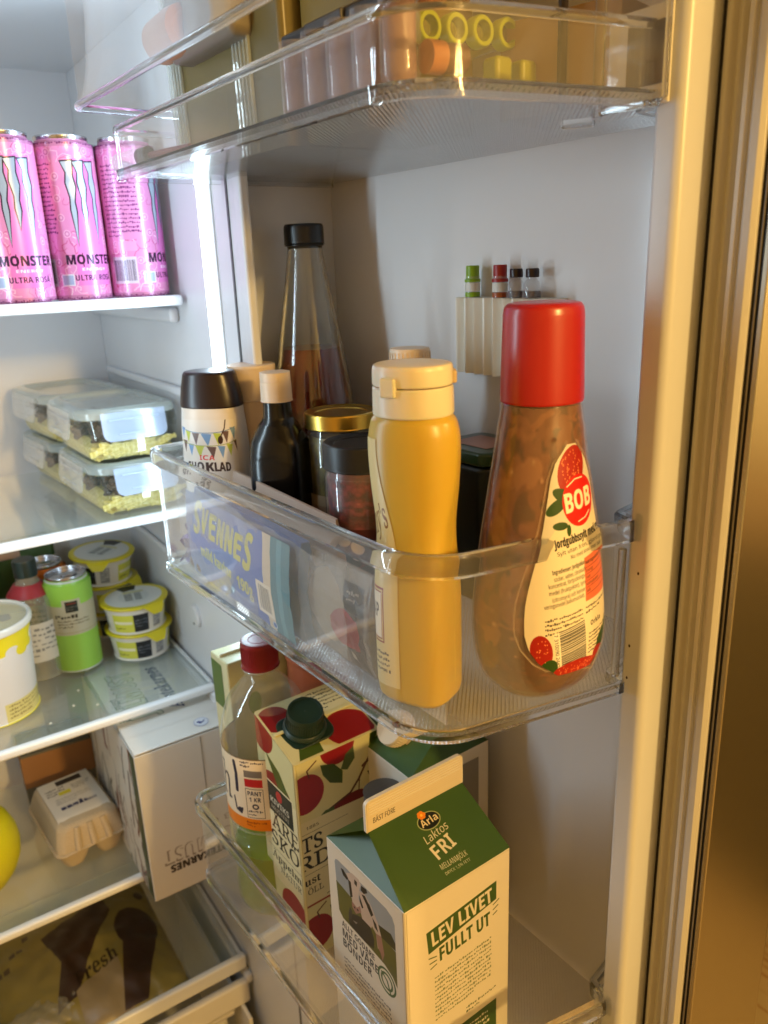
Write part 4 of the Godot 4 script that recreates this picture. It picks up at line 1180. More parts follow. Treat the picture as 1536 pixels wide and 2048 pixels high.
func juice() -> void:
	var t := thing("juice_carton", "apple juice carton with red apples, leaves and a dark green screw cap", "carton", at(0.351, -0.682, -0.6115))
	var w := 0.100; var d := 0.077; var h := 0.233
	var pale := Color(0.83, 0.80, 0.60)
	# a brick body whose top rises from the front edge to the back
	var s := Shape.new()
	var low := rect_ring(w / 2, d / 2, 0.003, 0.0, 3)
	var top := PackedVector3Array()
	for p in low: top.append(at(p.x, h + (d / 2 - p.z) / d * 0.022, p.z))
	part("body", loft([low, rect_ring(w / 2, d / 2, 0.003, 0.03, 3), top]), mat(pale, 0.36), t)
	var red := Color(0.56, 0.09, 0.09); var leaf := Color(0.26, 0.33, 0.10); var twig := Color(0.34, 0.18, 0.10); var cream := Color(0.86, 0.82, 0.66)
	var a := paper(440, 1024, pale)
	var ink := Color(0.07, 0.07, 0.06); var thin := Color(0.3, 0.28, 0.2)
	for o in [0, 760]:
		var n := v2(0, o)
		var m := func(list: Array) -> Array: return list.map(func(e): return e + n)
		a.oval(35, 164 + o, 97, 98, red).oval(215, -10 + o, 92, 92, red).oval(250, 318 + o, 110, 48, red.darkened(0.2), -0.25)
		a.poly(m.call([v2(120, 50), v2(190, 72), v2(236, 128), v2(230, 190), v2(165, 160), v2(130, 105)]), leaf).poly(m.call([v2(226, 118), v2(256, 50), v2(300, 26), v2(304, 90), v2(262, 134)]), leaf.lightened(0.08)).poly(m.call([v2(370, 190), v2(440, 200), v2(440, 280), v2(400, 280)]), leaf.darkened(0.3))
		a.line(m.call([v2(440, 40), v2(360, 150), v2(320, 210), v2(270, 262), v2(150, 296)]), 12, twig).line(m.call([v2(325, 200), v2(318, 272)]), 6, twig).line(m.call([v2(346, 150), v2(430, 108)]), 14, twig).line(m.call([v2(60, 88), v2(50, 50), v2(100, 18)]), 7, twig)
		a.poly(m.call([v2(395, -4), v2(436, -4), v2(418, 70), v2(384, 84)]), leaf).poly(m.call([v2(70, 326), v2(130, 290), v2(180, 292), v2(176, 330)]), leaf)
	a.poly([v2(0, 300), v2(440, 322), v2(440, 752), v2(0, 752)], cream).rect(0, 752, 440, 10, red)
	a.text("1885", 26, 346, 16, Color(0.25, 0.22, 0.16), {fit = 66}).line([v2(0, 366), v2(250, 366)], 2, thin)
	a.text("TS", -6, 462, 76, ink, {font = "Droid Serif", fit = 112, thick = 1.0}).text("RD", -34, 556, 76, ink, {font = "Droid Serif", fit = 176, thick = 1.0})
	a.line([v2(0, 582), v2(240, 582)], 2, thin).text("ust", -4, 642, 40, ink, {font = "Droid Serif", bold = true}).text("ÖLL", 10, 694, 32, Color(0.12, 0.12, 0.1), {font = "Droid Serif"})
	a.small(110, 730, 110, 1, 15, thin, 3)
	part("front_print", sheet(at(-w / 2 + 0.0022, h - 0.0005, d / 2 + 0.0003), at(w - 0.0044, 0, 0), at(0, -0.225, 0)), printed(a.grain(0.05, 5).done(), 0.36), t, Transform3D(), false)
	var b := paper(330, 1024, Color(0.80, 0.78, 0.58))
	b.oval(60, 60, 100, 90, red).oval(150, 320, 150, 100, red.darkened(0.1)).poly([v2(80, 140), v2(200, 190), v2(290, 290), v2(180, 280)], leaf).poly([v2(230, 330), v2(330, 300), v2(330, 400), v2(270, 410)], leaf.lightened(0.1))
	b.rect(0, 300, 330, 480, cream).rect(44, 274, 260, 160, cream).rect(54, 282, 240, 144, Color(0.08, 0.13, 0.13))
	b.oval(174, 320, 28, 26, Color(0.70, 0.13, 0.16)).text("KIVIKS", 174, 378, 28, Color(0.78, 0.76, 0.68), {bold = true, mid = true, fit = 170}).text("MUSTERI", 174, 410, 20, Color(0.72, 0.7, 0.62), {mid = true, fit = 160})
	b.text("ÅRE", 84, 506, 70, ink, {font = "Droid Serif", fit = 240, thick = 1.0}).text("SKÖ", 70, 597, 70, ink, {font = "Droid Serif", fit = 246, thick = 1.0})
	b.line([v2(30, 622), v2(330, 622)], 2, thin).text("Äppelm", 60, 676, 36, ink, {font = "Droid Serif", bold = true, fit = 266}).text("NATUR", 130, 724, 30, ink, {font = "Droid Serif", fit = 190})
	b.oval(240, 860, 120, 90, red).oval(60, 960, 90, 70, red.darkened(0.2))
	var sp := Shape.new()
	var k0 := h + 0.021
	sp.quad(sp.add(at(-w / 2 - 0.0003, k0, -d / 2 + 0.0022), v2(0, 0)), sp.add(at(-w / 2 - 0.0003, 0.008, -d / 2 + 0.0022), v2(0, 1)), sp.add(at(-w / 2 - 0.0003, 0.008, d / 2 - 0.0022), v2(1, 1)), sp.add(at(-w / 2 - 0.0003, h + 0.0002, d / 2 - 0.0022), v2(1, 0.085)))
	part("side_print", sp, printed(b.grain(0.05, 6).done(), 0.36), t, Transform3D(), false)
	var c := paper(320, 260, pale)
	c.oval(240, 210, 90, 80, red).oval(40, 60, 60, 60, red.darkened(0.1)).poly([v2(20, 260), v2(60, 180), v2(120, 200), v2(110, 260)], leaf)
	c.rect(150, 0, 170, 110, Color(0.80, 0.79, 0.66)).small(160, 8, 150, 6, 16, Color(0.30, 0.32, 0.27), 5)
	var sl := at(0, -0.022, d).normalized()
	part("top_print", sheet(at(-w / 2 + 0.002, h + 0.022 + 0.0004 - 0.0006, -d / 2 + 0.002), at(w - 0.004, 0, 0), sl * (d - 0.001)), printed(c.done(), 0.36), t, Transform3D(), false)
	part("top_seam", rbox(at(w - 0.004, 0.0012, 0.004), 0.0005).moved(Transform3D(Basis(Vector3.RIGHT, 0.278), at(0, h + 0.0122, -0.001))), mat(pale, 0.38), t)
	var cap := hub("cap", t)
	cap.transform = Transform3D(Basis(Vector3(1, 0, 0.25).normalized(), 0.30), at(-0.0165, h + 0.0085, 0.004))
	var gm := mat(Color(0.10, 0.185, 0.145), 0.42)
	part("cap_body", lathe(curve([v2(0, 0.003), v2(0.0205, 0.003), v2(0.0205, 0.009), v2(0.0185, 0.0095), v2(0.0185, 0.0095), v2(0.0178, 0.0265), v2(0.0170, 0.0280), v2(0.0150, 0.0280), v2(0.0142, 0.0268), v2(0, 0.0268)], 2), 56), gm, cap)
	part("cap_collar", rbox(at(0.052, 0.0035, 0.044), 0.0014, 0.012), gm, cap)
	part("cap_dot", lathe([v2(0, 0.0268), v2(0.0012, 0.0268), v2(0.0008, 0.0274), v2(0, 0.0274)], 16), gm, cap)
	part("cap_ribs", ringed(box(at(-0.0004, 0.0105, 0.0176), at(0.0004, 0.0235, 0.0187), 0.00025), 48), gm, cap)

func soda() -> void:
	var t := thing("soda_bottle", "clear soda bottle with a red cap and pale green drink", "bottle", at(0.3255, -0.682, -0.674))
	var prof := curve([v2(0, 0.004), v2(0.030, 0.001), v2(0.039, 0.003), v2(0.0470, 0.014), v2(0.0482, 0.030), v2(0.0470, 0.050), v2(0.0460, 0.110), v2(0.0468, 0.118), v2(0.0482, 0.124), v2(0.0482, 0.208), v2(0.0470, 0.225), v2(0.0390, 0.252), v2(0.0250, 0.271), v2(0.0158, 0.280), v2(0.0140, 0.286), v2(0.0140, 0.292)])
	part("plastic", lathe(prof, 56), pane(Color(0.90, 0.93, 0.90), 0.07, 0.03), t)
	part("neck_ring", lathe([v2(0.0135, 0.2875), v2(0.0192, 0.2880), v2(0.0196, 0.2892), v2(0.0190, 0.2902), v2(0.0135, 0.2905)], 40), pane(Color(0.92, 0.94, 0.94), 0.22, 0.03), t)
	var inner := curve([v2(0, 0.006), v2(0.038, 0.006), v2(0.0460, 0.016), v2(0.0462, 0.050), v2(0.0448, 0.082)])
	inner.append(v2(0, 0.082))
	part("drink", lathe(inner, 48), solid_clear(Color(0.62, 0.72, 0.16), 0.05, 0.033, 0.60), t)
	var p := paper(1024, 256, Color(0.86, 0.80, 0.70))
	p.rect(0, 214, 1024, 42, Color(0.86, 0.47, 0.06)).rect(0, 0, 1024, 3, Color(0.4, 0.34, 0.28))
	var navy := Color(0.08, 0.09, 0.20)
	for o in [0, 512]:
		p.text("Ah", 94 + o, 168, 120, navy, {font = "Droid Serif", fit = 150, lean = 0.1})
		p.line([v2(276 + o, 20), v2(282 + o, 60), v2(280 + o, 120)], 14, navy).line([v2(262 + o, 150), v2(268 + o, 192), v2(290 + o, 200), v2(296 + o, 184)], 8, navy).oval(286 + o, 190, 12, 9, navy)
		p.small(304 + o, 8, 86, 2, 13, navy, 3).rect(316 + o, 40, 66, 24, Color(0.45, 0.42, 0.40)).rect(316 + o, 70, 66, 28, Color(0.72, 0.12, 0.16)).rect(316 + o, 104, 66, 106, Color(0.25, 0.22, 0.2)).rect(318 + o, 106, 62, 102, Color(0.86, 0.80, 0.70))
		p.text("PANT", 350 + o, 128, 15, navy, {bold = true, mid = true}).text("1 KR", 350 + o, 150, 15, navy, {bold = true, mid = true}).oval(350 + o, 168, 12, 10, navy).oval(350 + o, 168, 7, 5, Color(0.86, 0.80, 0.70)).small(322 + o, 182, 54, 2, 12, navy, 5)
		p.small(310 + o, 224, 70, 2, 12, Color(0.5, 0.2, 0.05), 6)
	part("label", lathe([v2(0.0486, 0.1225), v2(0.0486, 0.2085)], 64, 0.1225, 0.2085), printed(p.done(), 0.35), t, go(0, 0, 0, 99))
	var cm := mat(Color(0.50, 0.055, 0.10), 0.35)
	part("cap", lathe(curve([v2(0, 0.2915), v2(0.0186, 0.2915), v2(0.0190, 0.2925), v2(0.0188, 0.3150), v2(0.0180, 0.3185), v2(0.0165, 0.3195), v2(0, 0.3195)], 4), 48), cm, t)
	part("cap_emblem", lathe([v2(0.0100, 0.3194), v2(0.0106, 0.3199), v2(0.0112, 0.3194)], 40), mat(Color(0.60, 0.10, 0.16), 0.35), t)
	part("cap_ribs", ringed(box(at(-0.0003, 0.2955, 0.0184), at(0.0003, 0.3150, 0.0193), 0.0002), 60), cm, t)

func lower_bin_things() -> void:
	milk()
	juice()
	soda()
	var b := thing("drink_carton", "pale carton with a green side standing behind the soda bottle", "carton", at(0.347, -0.682, -0.741))
	part("body", rbox(at(0.078, 0.277, 0.042), 0.002), mat(Color(0.76, 0.74, 0.58), 0.4), b)
	part("green_side", sheet(at(-0.0393, 0.270, -0.0195), at(0, 0, 0.026), at(0, -0.055, 0)), mat(Color(0.27, 0.38, 0.12), 0.4), b, Transform3D(), false)
	part("top_seam", rbox(at(0.074, 0.004, 0.0035), 0.001).moved(go(0, 0.2765, 0)), mat(Color(0.82, 0.80, 0.68), 0.4), b)
	part("leaf_print", ball(at(-0.010, 0.22, 0.0212), at(0.008, 0.014, 0.0004), 16), mat(Color(0.55, 0.62, 0.12), 0.4), b)
	var tt := thing("terracotta_tub", "terracotta coloured plastic tub behind the juice carton", "tub", at(0.418, -0.682, -0.700))
	part("tub_body", lathe(curve([v2(0, 0), v2(0.034, 0), v2(0.037, 0.004), v2(0.0425, 0.262), v2(0.0425, 0.262), v2(0.0445, 0.263), v2(0.0448, 0.268), v2(0.0435, 0.270), v2(0.0420, 0.268), v2(0.0400, 0.22), v2(0, 0.22)], 3), 56), mat(Color(0.62, 0.33, 0.22), 0.42), tt)
	part("dark_lid", lathe([v2(0, 0.245), v2(0.039, 0.245), v2(0.039, 0.249), v2(0, 0.250)], 40), mat(Color(0.05, 0.08, 0.06), 0.4), tt)
	var g := thing("grey_cap_bottle", "small bottle with a grey cap between the cow carton and the juice", "bottle", at(0.366, -0.682, -0.5205))
	part("body", lathe(curve([v2(0, 0), v2(0.0155, 0), v2(0.0175, 0.004), v2(0.0175, 0.15), v2(0.0165, 0.175), v2(0.016, 0.188), v2(0, 0.188)]), 40), mat(Color(0.72, 0.70, 0.66), 0.4), g)
	part("cap", lathe(curve([v2(0, 0.186), v2(0.0188, 0.186), v2(0.0192, 0.187), v2(0.0190, 0.203), v2(0.0180, 0.2055), v2(0, 0.206)], 3), 40), mat(Color(0.34, 0.32, 0.30), 0.4), g)

# ------------------------------------------------------------------ the upper tray and its hood
func upper_bin_things() -> void:
	var t := thing("tray_hood", "clear curved hood above the shallow door tray", "hood", at(0, 0.14, 0))
	var path := [v2(0.2495, 0.0), v2(0.2535, 0.0035), v2(0.2585, 0.012), v2(0.2645, 0.034), v2(0.2690, 0.068), v2(0.2715, 0.11), v2(0.2725, 0.17)]
	var cur := curve(path, 4)
	var out := PackedVector2Array(cur)
	for k in range(cur.size() - 1, -1, -1): out.append(cur[k] + v2(0.0024, -0.0006 if k == 0 else 0.0))
	part("hood_sheet", cutout(out, 0.47, Transform3D(Basis(), at(0, 0, -0.787))), pane(Color(0.92, 0.95, 1.0), 0.10, 0.05), t, Transform3D(), true, 50.0)
	part("hood_lip", tube([at(0.502, 0.001, -0.786), at(0.256, 0.001, -0.786), at(0.2515, 0.001, -0.782), at(0.2500, 0.001, -0.776), at(0.2500, 0.001, -0.33)], 0.0034), clear_rim(), t)
	part("hood_end", slab(PackedVector2Array([v2(0.254, -0.7865), v2(0.502, -0.7865), v2(0.502, -0.7845), v2(0.254, -0.7845)]), 0.0, 0.17), clear_plastic(), t)
	# what lies in the tray
	var b := thing("ridged_box", "olive plastic box with clear ridged corners, far end of the upper tray", "box", at(0.385, 0.087, -0.665))
	var rows := [rect_ring(0.048, 0.098, 0.006, 0.0, 3), rect_ring(0.054, 0.104, 0.006, 0.20, 3)]
	part("box_body", loft(rows), mat(Color(0.46, 0.41, 0.24), 0.35), b)
	for k in [[-0.098, 6], [0.030, 6]]:
		for j in 5:
			part("ridge", tube([at(-0.0495, 0.0, k[0] + j * 0.006), at(-0.0555, 0.20, k[0] + j * 0.0062)], 0.0024, 8), pane(Color(0.86, 0.90, 0.88), 0.32, 0.05), b)
	var y := thing("yellow_box", "yellow box next to the ridged box, over the clear vials", "box", at(0.398, 0.087, -0.520))
	part("box_body", rbox(at(0.098, 0.20, 0.080), 0.003), mat(Color(0.55, 0.47, 0.22), 0.4), y)
	var lime := thing("lime_slice", "small lime green wedge in the far corner of the tray", "lime", at(0.352, 0.088, -0.778))
	part("flesh", rbox(at(0.006, 0.062, 0.010), 0.0025), mat(Color(0.52, 0.55, 0.20), 0.4), lime)
	part("rind", rbox(at(0.003, 0.058, 0.011), 0.0012).moved(go(-0.0048, 0.001, 0)), mat(Color(0.62, 0.68, 0.25), 0.4), lime)
	var sv := thing("tiny_bottle", "tiny glass bottle with a dark cap lying in the far corner of the tray", "bottle", at(0.292, 0.0975, -0.752), 0.0)
	sv.transform.basis = Basis(Vector3.UP, deg_to_rad(20)) * Basis(Vector3.RIGHT, deg_to_rad(84))
	part("glass", lathe(curve([v2(0, -0.030), v2(0.0085, -0.030), v2(0.0090, -0.026), v2(0.0090, -0.006), v2(0.0060, 0.0), v2(0.0058, 0.004)], 3), 28), pane(Color(0.85, 0.86, 0.9), 0.25, 0.03), sv)
	part("cap", lathe([v2(0, 0.0), v2(0.0078, 0.0), v2(0.0082, 0.001), v2(0.0080, 0.012), v2(0, 0.0125)], 28), mat(Color(0.16, 0.14, 0.17), 0.4), sv)
	part("stick", tube([at(0, 0.012, 0), at(0.004, 0.06, 0.002)], 0.0028, 8), mat(Color(0.42, 0.14, 0.18), 0.4), sv)
	var glassy := pane(Color(0.88, 0.84, 0.86), 0.13, 0.04)
	var pink := mat(Color(0.56, 0.40, 0.38), 0.4)
	var first: Node3D
	for k in 5:
		var lab: String = ["first of the round-ended clear vials, next to the ridged box", "second of the round-ended clear vials from the ridged box", "middle one of the round-ended clear vials in the tray", "fourth of the round-ended clear vials, before the orange cap", "round-ended clear vial beside the orange cap"][k]
		var p := at(0.3035, 0.1000, -0.4925 + 0.0268 * k)
		if k == 0:
			first = thing("clear_vial", lab, "vial", p, 0.0, "clear vials lying in the upper tray")
			var cap_half := []
			for j in 9: cap_half.append(v2(0.0115 * sin(PI / 2 * j / 8.0), -0.0115 * cos(PI / 2 * j / 8.0)))
			cap_half.append(v2(0.0115, 0.036))
			part("tube", lathe(cap_half, 28), glassy, first)
			var fill := cap_half.map(func(e): return v2(e.x * 0.8, e.y * 0.8))
			fill[-1] = v2(0.0092, 0.030); fill.append(v2(0, 0.030))
			part("contents", lathe(fill, 20), pink, first)
		else: copy(first, lab, Transform3D(Basis(), p + at(0, EYE, 0)))
	var oc := thing("orange_cap_tube", "small tube with an orange and peach cap at the end of the clear vials", "tube", at(0.316, 0.1060, -0.374))
	part("tube_body", tube([at(0.006, 0, 0.0015), at(0.020, 0, 0.004)], 0.0078, 20), mat(Color(0.40, 0.24, 0.16), 0.4), oc)
	part("cap", tube([at(-0.004, 0, 0.0005), at(0.006, 0, 0.0015)], 0.0085, 24), mat(Color(0.74, 0.50, 0.34), 0.4), oc)
	var tr := thing("dark_tray", "dark flat tray lying over the clear vials", "tray", at(0.318, 0.1385, -0.445))
	part("tray_plate", rbox(at(0.020, 0.008, 0.150), 0.002), mat(Color(0.17, 0.155, 0.15), 0.3), tr)
	part("tray_slot", rbox(at(0.004, 0.006, 0.042), 0.001).moved(go(-0.0105, 0.001, -0.020)), mat(Color(0.30, 0.29, 0.29), 0.3), tr)
	for k in 5:
		var p := at(0.340 + 0.0185 * k, 0.1375, -0.430 + 0.004 * k)
		var o := thing("lime_tube", ["lime green ring-ended tube above the fourth clear vial", "lime green ring-ended tube, second towards the cream box", "middle lime green ring-ended tube of the five", "lime green ring-ended tube, fourth towards the cream box", "lime green ring-ended tube touching the cream box"][k], "tube", p, 0.0, "lime green tubes in the upper tray")
		part("ring", lathe([v2(0.0058, 0.0), v2(0.0062, 0.0022), v2(0.0085, 0.0024), v2(0.0094, 0.001), v2(0.0094, -0.006), v2(0.0058, -0.006), v2(0.0058, 0.0)], 28), mat(Color(0.66, 0.70, 0.10), 0.35), o, Transform3D(Basis(Vector3.RIGHT, deg_to_rad(90)), Vector3.ZERO))
		part("tube_body", tube([at(0, 0, -0.004), at(0, 0, -0.05)], 0.0080, 18), pane(Color(0.62, 0.60, 0.22), 0.5, 0.1), o)
	for k in 2:
		var o := thing("lime_stub", ["lime green stub under the fourth ring-ended tube", "lime green stub next to the cream box, under the last ring"][k], "tube", at(0.391 + 0.022 * k, 0.1005, -0.399), 0.0)
		part("stub_body", rbox(at(0.014, 0.018, 0.014), 0.003), mat(Color(0.60, 0.60, 0.14), 0.4), o)
	var c := thing("cream_box", "cream cardboard box with small dark print standing in the upper tray", "box", at(0.456, 0.087, -0.388), 12.0)
	part("box_body", rbox(at(0.062, 0.058, 0.085), 0.001), mat(Color(0.70, 0.56, 0.38), 0.5), c)
	var pp := paper(256, 160, Color(0.70, 0.56, 0.38))
	pp.small(20, 60, 190, 2, 26, Color(0.30, 0.22, 0.15), 3, -0.1)
	part("print", sheet(at(-0.030, 0.055, 0.0428), at(0.060, 0, 0), at(0, -0.05, 0)), printed(pp.done(), 0.5), c, Transform3D(), false)
	var d := thing("divider", "narrow dark upright divider in the upper tray in front of the cream box", "divider", at(0.4215, 0.088, -0.3735))
	part("divider_bar", rbox(at(0.0065, 0.085, 0.0035), 0.001), mat(Color(0.22, 0.18, 0.15), 0.4), d)
	var e := thing("end_cover", "clear end cover of the upper tray with a white card behind it", "cover", at(0.4195, 0.078, -0.318))
	part("cover_sheet", rbox(at(0.004, 0.10, 0.046), 0.0015).moved(go(0, 0, 0)), pane(Color(0.95, 0.93, 0.90), 0.08, 0.05), e)
	part("cover_edge", tube([at(-0.001, 0.10, 0.022), at(-0.001, 0.004, 0.022), at(-0.001, 0.002, 0.018), at(-0.001, 0.002, -0.022)], 0.0018), clear_rim(), e)
	part("post", tube([at(-0.002, 0.0, -0.0235), at(-0.002, 0.10, -0.0235)], 0.0032), clear_rim(), e)
	part("bottom_knob", ball(at(-0.004, 0.010, -0.029), at(0.004, 0.004, 0.008)), clear_rim(), e)
	part("foot", rbox(at(0.010, 0.005, 0.020), 0.002).moved(go(-0.002, -0.004, -0.038, 28)), clear_rim(), e)
	var k := thing("white_card", "white card with a dark brown square behind the clear end cover", "card", at(0.4245, 0.080, -0.3185))
	part("card", rbox(at(0.0024, 0.050, 0.042), 0.0006), mat(Color(0.90, 0.88, 0.84), 0.5), k)
	part("dark_square", rbox(at(0.0012, 0.032, 0.0255), 0.0004).moved(go(-0.0016, 0.010, 0.0055)), mat(Color(0.20, 0.15, 0.11), 0.4), k)
	var q := thing("peach_packet", "peach and grey packet seen through the clear hood", "packet", at(0.330, 0.168, -0.665), 0.0)
	part("packet_body", rbox(at(0.03, 0.07, 0.12), 0.008), mat(Color(0.48, 0.44, 0.37), 0.5), q)
	part("peach_end", lathe(curve([v2(0, 0), v2(0.016, 0), v2(0.018, 0.003), v2(0.018, 0.05), v2(0, 0.05)], 3), 32), mat(Color(0.72, 0.50, 0.35), 0.45), q, Transform3D(Basis(Vector3.RIGHT, deg_to_rad(90)), at(-0.012, 0.022, -0.072)))
	part("peach_label", rbox(at(0.004, 0.05, 0.09), 0.001).moved(go(-0.016, 0.055, 0.07)), mat(Color(0.74, 0.52, 0.36), 0.45), q)

# ------------------------------------------------------------------ inside the cabinet
func can_print() -> ImageTexture:
	var base := Color(0.84, 0.54, 0.74)
	var p := paper(1024, 768, base)
	var r := RandomNumberGenerator.new(); r.seed = 14
	for i in 260:
		var c := v2(r.randf() * 1024, r.randf() * 768)
		var col := base.lightened(r.randf_range(0.2, 0.5)) if r.randf() < 0.5 else base.lerp(Color(0.72, 0.24, 0.46), r.randf_range(0.25, 0.7))
		var ln := []
		var a0 := r.randf() * TAU; var rad := r.randf_range(10, 54)
		for k in 11: ln.append(c + Vector2.from_angle(a0 + k * 0.42) * rad * (1.0 - k * r.randf_range(0.02, 0.07)))
		p.line(ln, r.randf_range(2.2, 6.0), col)
	for i in 50:
		var c := v2(r.randf() * 1024, r.randf() * 768)
		for k in 3: p.oval(c.x, c.y, 20.0 - k * 6, 20.0 - k * 6, base.lightened(0.25) if k % 2 == 0 else base.darkened(0.1))
	p.rect(0, 0, 1024, 34, base.darkened(0.15)).small(20, 8, 980, 1, 24, Color(0.40, 0.16, 0.36), 4)
	p.rect(136, 90, 210, 400, base).rect(420, 560, 210, 160, base.lerp(Color(0.86, 0.40, 0.78), 0.5)).rect(436, 90, 170, 470, base.lerp(Color(0.86, 0.40, 0.78), 0.5))
	# three torn claw marks
	var silver := Color(0.62, 0.68, 0.76); var edge := Color(0.16, 0.13, 0.20)
	for pass_ in 2:
		for k in 3:
			var x: float = [440.0, 500.0, 570.0][k]
			var g := 7.0 * (1 - pass_)
			var len_: float = [410.0, 330.0, 400.0][k]
			var claw := [v2(x - 30 - g, 108 - g), v2(x + 28 + g, 102 - g), v2(x + 20 + g, 170), v2(x + 30 + g, 230), v2(x + 16 + g, 300), v2(x + 20 + g, 350), v2(x + 8 - k * 4, 108 + len_ + g), v2(x - 6 - g, 340), v2(x - 2 - g, 280), v2(x - 16 - g, 210), v2(x - 8 - g, 160)]
			p.poly(claw, silver if pass_ else edge)
	var ink := Color(0.20, 0.10, 0.22)
	p.text("MONSTER", 520, 610, 46, ink, {bold = true, mid = true, fit = 300, thick = 1.5}).line([v2(458, 556), v2(458, 622)], 5, ink)
	p.text("ENERGY", 520, 644, 14, Color(0.95, 0.85, 0.95), {bold = true, mid = true, wide = 2.0})
	p.text("ULTRA ROSÁ", 520, 694, 28, ink, {bold = true, mid = true, fit = 230})
	p.small(140, 110, 200, 17, 22, Color(0.42, 0.17, 0.42), 6)
	p.rect(190, 500, 120, 50, base.lightened(0.12)).rect(150, 580, 150, 140, Color(0.80, 0.76, 0.84)).bars(158, 596, 134, 110, Color(0.25, 0.2, 0.3), 3)
	p.rect(330, 660, 70, 60, Color(0.84, 0.84, 0.90)).rect(336, 666, 58, 48, Color(0.62, 0.68, 0.82))
	p.rect(700, 560, 60, 160, Color(0.35, 0.25, 0.35))
	return p.done()

func can_shape(r: float, h: float) -> Array:
	return curve([v2(r * 0.72, 0.004), v2(r * 0.78, 0.0), v2(r * 0.86, 0.002), v2(r * 0.985, 0.009), v2(r, 0.013), v2(r, h - 0.019), v2(r * 0.985, h - 0.014), v2(r * 0.84, h - 0.004)], 3)

func make_can(label: String, p: Vector3, turn: float, r: float, h: float, skin: Material, called: String, group := "") -> Node3D:
	var t := inside(called, label, "can", p, turn, group)
	var silver := mat(Color(0.78, 0.78, 0.80), 0.25, 1.0)
	var prof := can_shape(r, h)
	part("wall", lathe(prof, 56, 0.006, h - 0.005), skin, t)
	part("rim", lathe(curve([v2(r * 0.835, h - 0.005), v2(r * 0.86, h - 0.0018), v2(r * 0.86, h), v2(r * 0.83, h + 0.0006), v2(r * 0.80, h - 0.001), v2(r * 0.79, h - 0.005)], 2), 48), silver, t)
	part("top", lathe([v2(0, h - 0.0048), v2(r * 0.80, h - 0.0048)], 48), silver, t, Transform3D(), false)
	part("tab", rbox(at(0.014, 0.0012, 0.022), 0.0005, 0.006).moved(go(0.002, h - 0.0044, 0.004)), silver, t)
	part("base", lathe([v2(0, 0.010), v2(r * 0.5, 0.008), v2(r * 0.72, 0.0035), v2(r * 0.78, -0.0001)], 48), silver, t, Transform3D(), false)
	return t

